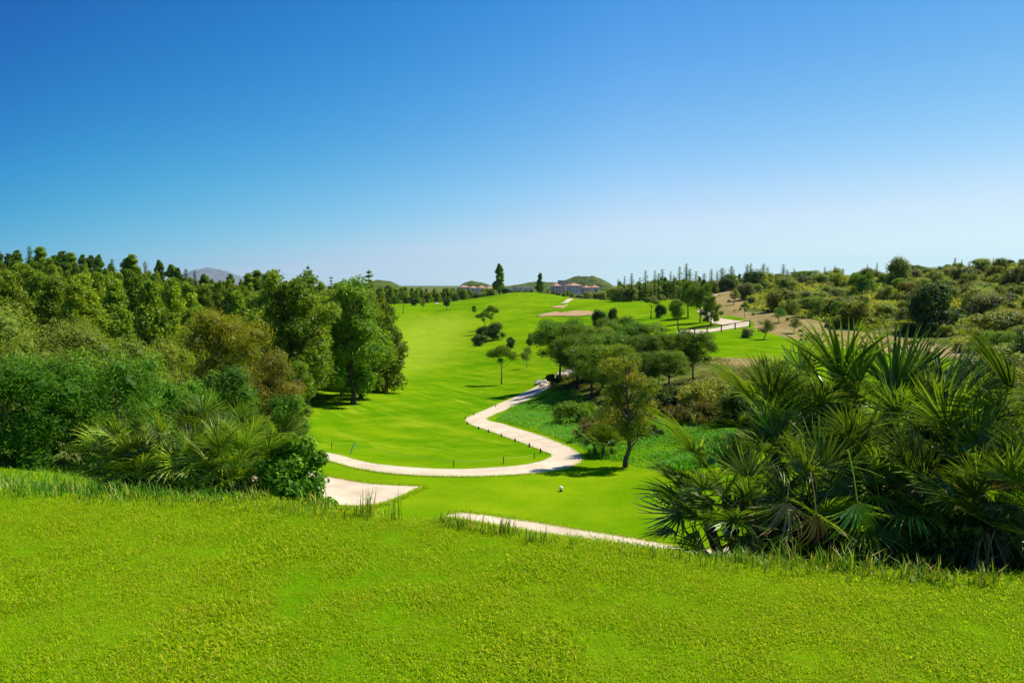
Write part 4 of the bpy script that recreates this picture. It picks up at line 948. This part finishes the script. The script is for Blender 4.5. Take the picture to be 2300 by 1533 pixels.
# ------------------------------------------------------------------ small things
# white ball shaped tee marker on a short foot
g = at(1260, 1103); o = empty('tee_marker', g); tag(o, 'white ball tee marker on the lower tee lawn', 'tee marker')
mb = MB(); mb.add(ICOV * .058 + np.array([0, 0, .10]), ICOF, .5, 0, True); link('ball', mb.mesh('tee_ball', M['white']), o)
mb = MB(); tube(mb, [(0, 0, -.03), (0, 0, .03), (0, 0, .06)], [.05, .04, .03], 10); link('foot', mb.mesh('tee_foot', M['darkpost']), o)
mb = MB(); tube(mb, [(0, 0, -.05), (0, 0, .13), (0, 0, .16), (0, 0, .175)], [.034, .034, .03, .016], 8); stud = mb.mesh('path_post', M['darkpost'])
for i, (px, py, d_) in enumerate([(1045,939,'at the outer bend of the hairpin'),(1064,931,'just above the outer bend of the hairpin'),(1113,912,'highest on the path before the shade'),(1050,952,'just below the outer bend of the hairpin'),(1075,962,'second below the outer bend'),(1097,969,'third below the outer bend'),(1126,979,'fourth below the outer bend'),(1157,990,'fifth below the outer bend'),(1189,1002,'sixth below the outer bend'),(1214,1015,'nearest the inner curve of the path')]):
    g = at(px, py + 2); o = tag(link('path_post', stud), 'short dark post by the path, ' + d_, 'post', 'short posts along the path edge'); o.location = g
ropepts = []
for px, py, h, mt, lab in [(745,1006,.26,'darkpost','rope post nearest the left shrub'),(786,1018,.42,'bluepaint','leaning blue stake by the path'),(1019,1048,.24,'darkpost','dark rope post in the middle of the lawn edge'),(1131,1042,.26,'darkpost','dark rope post right of the middle one'),(1200,1030,.22,'darkpost','rope post near the inner curve of the path')]:
    g = at(px, py); mb = MB(); ln = .18 if mt == 'bluepaint' else 0
    tube(mb, [(0, 0, -.05), (ln * .5, 0, h * .5), (ln, 0, h - .02), (ln, 0, h)], [.016, .016, .016, .008], 6)
    o = tag(link('rope_post', mb.mesh('rope_post', M[mt])), lab, 'post', 'posts of the rope by the path'); o.location = g; ropepts.append(g + Vector((ln, 0, h * .8)))
mb = MB()
for a, b in zip(ropepts[:-1], ropepts[1:]):
    u = np.linspace(0, 1, 14); A_ = np.array(a[:]); B_ = np.array(b[:]); tube(mb, A_ + (B_ - A_) * u[:, None] - np.array([0, 0, 1.]) * (.05 * 4 * u * (1 - u))[:, None], .006, 5)
tag(link('rope', mb.mesh('rope', M['rope'])), 'thin sagging rope strung between low posts along the lawn edge', 'rope')
# wooden rail fence by the far path
fp = [(1524,752,740),(1560,752,741),(1588,748,737),(1620,743,730),(1651,738,724),(1684,732,722)]
g0 = at(*fp[0][:2]); o = empty('rail_fence', g0); tag(o, 'wooden post and rail fence along the path by the second fairway', 'fence'); tops = []
for px, pyb, pyt in fp:
    g = at(px, pyb + 2); h = 1.0; mb = MB(); box(mb, (0, 0, h / 2 - .1), (.14, .14, h + .2)); c = link('post', mb.mesh('fence_post', M['wood']), o); c.location = g - g0; tops.append(g - g0 + Vector((0, -.1, h - .08)))
for a, b in zip(tops[:-1], tops[1:]):
    mb = MB(); tube(mb, [a[:], ((a + b) / 2)[:], b[:]], .06, 6); link('rail', mb.mesh('fence_rail', M['wood']), o)
# rocks beside the shaded path
for i in range(16):
    px = 1210 + i * 6.0 + rng.uniform(-3, 3); py = 868 - (px - 1210) * .42 + rng.uniform(-6, 4); g = at(px, py); s = rng.uniform(.18, .5)
    r2 = np.random.default_rng(500 + i); v = ICOV * (1 + .35 * (r2.random((len(ICOV), 1)) - .5)) * np.array([1.2, 1, .65]) * s
    mb = MB(); mb.add(v, ICOF, .5); k_ = link('rock', mb.mesh('rock', M['rock'])); k_.location = g + Vector((0, 0, s * .25)); k_.rotation_euler = (0, 0, rng.random() * 6)
    tag(k_, 'pale limestone rock edging the shaded path under the pines', 'rock', 'pale rocks beside the shaded path')

# ------------------------------------------------------------------ grasses
def blades(mb, P, Hh, Wd, rng, lean=.45, tint=None):
    n = len(P); a = rng.random(n) * 6.283; d = np.stack([np.cos(a), np.sin(a), np.zeros(n)], -1); s = np.stack([-np.sin(a), np.cos(a), np.zeros(n)], -1)
    ln = np.abs(rng.normal(lean, .25, n))[:, None]; Hh = np.asarray(Hh)[:, None] * np.ones((n, 1)); Wd = Wd * (.7 + .6 * rng.random((n, 1)))
    up = np.array([0, 0, 1.])
    m_ = P + up * Hh * .55 + d * Hh * ln * .35; tip = P + up * Hh * (1 - .35 * ln) + d * Hh * ln
    v = np.stack([P - s * Wd * .5, P + s * Wd * .5, m_ + s * Wd * .42, m_ - s * Wd * .42, tip], 1).reshape(-1, 3); k = np.arange(n) * 5
    tn = rng.random(n) if tint is None else tint
    b0 = mb.n
    mb.add(v, np.stack([k, k + 1, k + 2, k + 3], -1), tn)
    mb.f.append(np.stack([k + 3, k + 2, k + 4], -1) + b0); mb.t.append(tn.copy()); mb.m.append(np.zeros(n)); mb.s.append(np.zeros(n, bool))
tufts = bpy.data.collections.new('turf_tufts')
nr_ = np.random.default_rng(77)
for i in range(6):
    mb = MB(); n = 46; P = np.column_stack([nr_.normal(0, .045, (n, 2)), np.full(n, -.004)])
    blades(mb, P, nr_.uniform(.010, .024, n), .0034, nr_, .9)
    tufts.objects.link(bpy.data.objects.new('turf_tuft', mb.mesh('turf_tuft', M['grass'])))
n = 26000
gx = nr_.uniform(-6.5, 5.6, n * 2); gy = 1.9 + (yedge(gx) + .35 - 1.9) * nr_.random(n * 2) ** .9
keep = np.abs(gx) < gy * .80 + .6; gx, gy = gx[keep][:n], gy[keep][:n]
me = bpy.data.meshes.new('turf'); me.from_pydata(np.column_stack([gx, gy, terr(gx, gy)]).tolist(), [], [])
ta = me.attributes.new('sc', 'FLOAT', 'POINT'); ta.data.foreach_set('value', (np.clip(.35 + 1.1 * vnoise(gx, gy, .16, 31) * (.5 + vnoise(gx, gy, .7, 32)), .35, 1.9)).astype(np.float32))
turf = tag(link('turf_grass', me), 'short mown turf of the upper tee in the foreground', 'grass', kind='stuff')
ng = bpy.data.node_groups.new('turf_scatter', 'GeometryNodeTree')
ng.interface.new_socket('Geometry', in_out='INPUT', socket_type='NodeSocketGeometry'); ng.interface.new_socket('Geometry', in_out='OUTPUT', socket_type='NodeSocketGeometry')
gi = ng.nodes.new('NodeGroupInput'); go = ng.nodes.new('NodeGroupOutput'); ip = ng.nodes.new('GeometryNodeInstanceOnPoints')
ci = ng.nodes.new('GeometryNodeCollectionInfo'); ci.inputs[0].default_value = tufts; ci.inputs[1].default_value = True; ci.inputs[2].default_value = True
rv = ng.nodes.new('FunctionNodeRandomValue'); rv.data_type = 'FLOAT_VECTOR'; rv.inputs[0].default_value = (-.12, -.12, 0); rv.inputs[1].default_value = (.12, .12, 6.283)
rs = ng.nodes.new('FunctionNodeRandomValue'); rs.data_type = 'FLOAT'; rs.inputs[2].default_value = .75; rs.inputs[3].default_value = 1.3
ng.links.new(gi.outputs[0], ip.inputs['Points']); ng.links.new(ci.outputs[0], ip.inputs['Instance']); ip.inputs['Pick Instance'].default_value = True
ng.links.new(rv.outputs[0], ip.inputs['Rotation']); na = ng.nodes.new('GeometryNodeInputNamedAttribute'); na.data_type = 'FLOAT'; na.inputs[0].default_value = 'sc'; ng.links.new(na.outputs[0], ip.inputs['Scale']); ng.links.new(ip.outputs[0], go.inputs[0])
md = turf.modifiers.new('scatter', 'NODES'); md.node_group = ng
# long fringe along the brow
mb = MB(); n = 9000; fx = nr_.uniform(-6.5, 5.5, n); dens = vnoise(fx, fx * 0, .35, 9)
k_ = nr_.random(n) < np.clip(dens * 1.6 - .35, .05, 1); fx = fx[k_]; n = len(fx)
fy = yedge(fx) + nr_.uniform(-.05, .5, n); Hf = (.03 + .08 * vnoise(fx, fx * 0, .5, 12) * nr_.random(n)) * np.where(fx > 1.3, 1.25, 1)
blades(mb, np.column_stack([fx, fy, terr(fx, fy)]), Hf, .006, nr_, .4)
tag(link('fringe_grass', mb.mesh('fringe_grass', M['tall'])), 'ragged uncut grass fringe along the brow of the upper tee', 'grass', kind='stuff')
# taller grass on the left beyond the brow
mb = MB(); n = 34000; fx = nr_.uniform(-13, -2.0, n); fy = yedge(fx) + .1 + nr_.random(n) ** 1.2 * 8
ok = (fx < -.30 * fy - .2); fx, fy = fx[ok], fy[ok]; n = len(fx)
blades(mb, np.column_stack([fx, fy, terr(fx, fy)]), nr_.uniform(.05, .16, n) * np.clip(vnoise(fx, fy, .8, 5) + .4, .3, 1.2), .007, nr_, .5)
tag(link('tall_grass', mb.mesh('tall_grass', M['tall'])), 'tall green grass between the tee edge and the left shrubs', 'grass', kind='stuff')
# distinct tall tufts on the brow
for px, Yv, h, nb, lab in [(815,5.62,.22,26,'stiff tall grass tuft in front of the path wedge'),(880,5.55,.20,16,'sparse pair of grass stalks at the tip of the path wedge'),(1130,5.25,.14,60,'dense grass clump on the brow left of the pale path strip'),(1210,5.05,.10,40,'low grass clump over the pale path strip'),(1045,5.35,.12,60,'grass clump hiding the left end of the pale path strip'),(1960,4.6,.17,60,'second long leaved grass clump under the large palm'),(2130,4.45,.15,50,'grass clump between the two right palms'),(1840,4.68,.13,50,'short grass clump beside the long leaved one'),(1900,4.62,.20,60,'long leaved grass clump under the large palm'),(1780,4.7,.18,40,'grass clump at the left foot of the large palm'),(2060,4.5,.17,50,'bright grass clump right of the large palm foot'),(1680,4.75,.14,40,'small grass clump between the path strip and the large palm'),(2240,4.4,.16,40,'grass clump at the foot of the right edge palm'),(700,5.95,.16,60,'grass clump under the bright leafy shrub'),(560,6.0,.15,70,'grass clump in front of the left palm'),(990,5.5,.10,40,'low grass clump between the path wedge and the brow clump')]:
    g = gnd(px, Yv - .40); h *= 1.25; mb = MB(); P = np.column_stack([nr_.normal(0, .02 + nb * .0007, nb), nr_.normal(0, .03, nb), np.zeros(nb) - .01])
    blades(mb, P, nr_.uniform(.45, 1.0, nb) * h, .007, nr_, .35 if nb > 30 else .15, np.clip(nr_.normal(.72, .22, nb), 0, 1))
    o = tag(link('grass_tuft', mb.mesh('grass_tuft', M['tall'])), lab, 'grass', 'tall tufts along the brow'); o.location = g
# weeds and rough grass in the hollow under the pines
def patch(poly, n, h, wd, mat, name, label, lean=.5, leafy=False):
    xs = [p[0] for p in poly]; ys = [p[1] for p in poly]; P = []
    cs = [at(*p) for p in poly]; x0, x1 = min(c.x for c in cs), max(c.x for c in cs); y0, y1 = min(c.y for c in cs), max(c.y for c in cs)
    x = nr_.uniform(x0, x1, n * 3); y_ = nr_.uniform(y0, y1, n * 3); ok = inpoly(x, y_, [(c.x, c.y) for c in cs]); x, y_ = x[ok][:n], y_[ok][:n]; z = terr(x, y_)
    mb = MB(); bumpy = np.clip(vnoise(x, y_, 1.1, 21) * 1.5 - .1, .15, 1.3)
    if leafy:
        P = np.column_stack([x, y_, z + h * bumpy * nr_.random(len(x)) ** .6]); k = len(x)
        leaf_quads(mb, P, unit(rdir(nr_, k) * .7 + np.array([0, 0, .8])), rdir(nr_, k), wd * 3 * (.6 + .8 * nr_.random(k)), wd * (.6 + .8 * nr_.random(k)), nr_.random(k))
    else: blades(mb, np.column_stack([x, y_, z]), h * bumpy * nr_.uniform(.5, 1, len(x)), wd, nr_, lean)
    tag(link(name, mb.mesh(name, mat)), label, 'grass' if not leafy else 'weeds', kind='stuff')
patch([(1112,944),(1150,920),(1190,902),(1225,885),(1300,880),(1340,930),(1330,985),(1310,1005),(1262,988),(1200,966)], 30000, .32, .026, M['weed'], 'weed_cover', 'lush green weeds in the hollow right of the hairpin', leafy=True)
patch([(1310,1005),(1330,985),(1340,940),(1500,950),(1650,940),(1660,1040),(1560,1060),(1430,1050),(1400,1035),(1330,1030)], 20000, .30, .03, M['weed'], 'rough_grass', 'rough green grass round the foot of the front pine', leafy=False)

# grass creeping over the near path edges
mb = MB(); P = []
for A1, B1 in EDGES:
    for E, O in ((A1, B1), (B1, A1)):
        C_ = resample([Vector((a.x, a.y, b.x)) for a, b in zip(E, O)], 400); k = 26 if E is not EDGES[0][0] else 14
        D_ = np.gradient(C_[:, :2], axis=0); D_ = unit(np.column_stack([-D_[:, 1], D_[:, 0]]))
        for i in range(k):
            off = nr_.normal(0, .05, len(C_)) + .07 * (vnoise(C_[:, 0], C_[:, 1], .8, 61) - .5); jit = nr_.normal(0, .12, (len(C_), 2))
            P.append(C_[:, :2] + D_ * off[:, None] + jit * .35)
P = np.concatenate(P); P = P[P[:, 1] < 70]
blades(mb, np.column_stack([P, terr(P[:, 0], P[:, 1])]), nr_.uniform(.03, .09, len(P)), .012, nr_, .6)
tag(link('edge_grass', mb.mesh('edge_grass', M['grass'])), 'ragged grass creeping over the edges of the pale cart path', 'grass', kind='stuff')
# low scrub carpeting the ground between the shrubs
def cover(poly, n, Y0, Y1, hh, L, Wd, mat, name, label, sd):
    q = np.random.default_rng(sd); X_, Y_, Z_ = [], [], []; px0, px1 = min(a for a, b in poly), max(a for a, b in poly); got = 0
    while got < n:
        k = n; yy = np.exp(q.uniform(math.log(Y0), math.log(Y1), k)); pxx = q.uniform(px0, px1, k); xx = (pxx - W0 / 2) / F * yy; zz = terr(xx, yy)
        a, b = proj(xx, yy, zz); ok = inpoly(a, b, poly) & ~inpoly(a, b, DRY) & (vnoise(xx, yy, 4.5, sd) > .36)
        X_.append(xx[ok]); Y_.append(yy[ok]); Z_.append(zz[ok]); got += int(ok.sum())
        if not ok.any(): break
    x = np.concatenate(X_)[:n]; y_ = np.concatenate(Y_)[:n]; z = np.concatenate(Z_)[:n]; sc = np.clip(y_ / 90, .4, 2.2)
    clump = np.clip(vnoise(x, y_, 1.6, sd + 1) * vnoise(x, y_, 5, sd + 2) * 3, .1, 1.6)
    P = np.column_stack([x, y_, z + hh * clump * q.random(len(x)) ** .5]); k = len(x); mb = MB()
    leaf_quads(mb, P, unit(rdir(q, k) * .8 + np.array([0, 0, .6])), rdir(q, k) + np.array([0, 0, .4]), L * sc * (.6 + .8 * q.random(k)), Wd * sc * (.6 + .8 * q.random(k)), np.clip(vnoise(x, y_, 3.0, sd + 3) * .8 + .35 * q.random(k) - .05, 0, 1))
    tag(link(name, mb.mesh(name, mat)), label, 'scrub', kind='stuff')
cover(SCR, 90000, 30, 240, .8, .42, .10, M['scrub'], 'scrub_cover', 'low olive scrub carpeting the right hillside between the shrubs', 41)
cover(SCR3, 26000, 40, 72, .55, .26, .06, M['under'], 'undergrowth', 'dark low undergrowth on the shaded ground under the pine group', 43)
cover(SCR2, 26000, 28, 75, .8, .34, .08, M['pine_hill'], 'undergrowth', 'low green undergrowth at the foot of the left wood', 45)

# thin sea haze: far mountain and hills fade to blue
mb = MB(); box(mb, (0, 0, 245), (34000, 34000, 640)); hz = link('haze', mb.mesh('haze', [])); tag(hz, kind='stuff')
m, t = newmat('haze'); o = N(t, 'ShaderNodeOutputMaterial'); v = N(t, 'ShaderNodeVolumePrincipled')
v.inputs['Color'].default_value = (.50, .74, 1.0, 1); v.inputs['Density'].default_value = 3.2e-5; v.inputs['Anisotropy'].default_value = .2
t.links.new(v.outputs[0], o.inputs['Volume']); hz.data.materials.append(m)
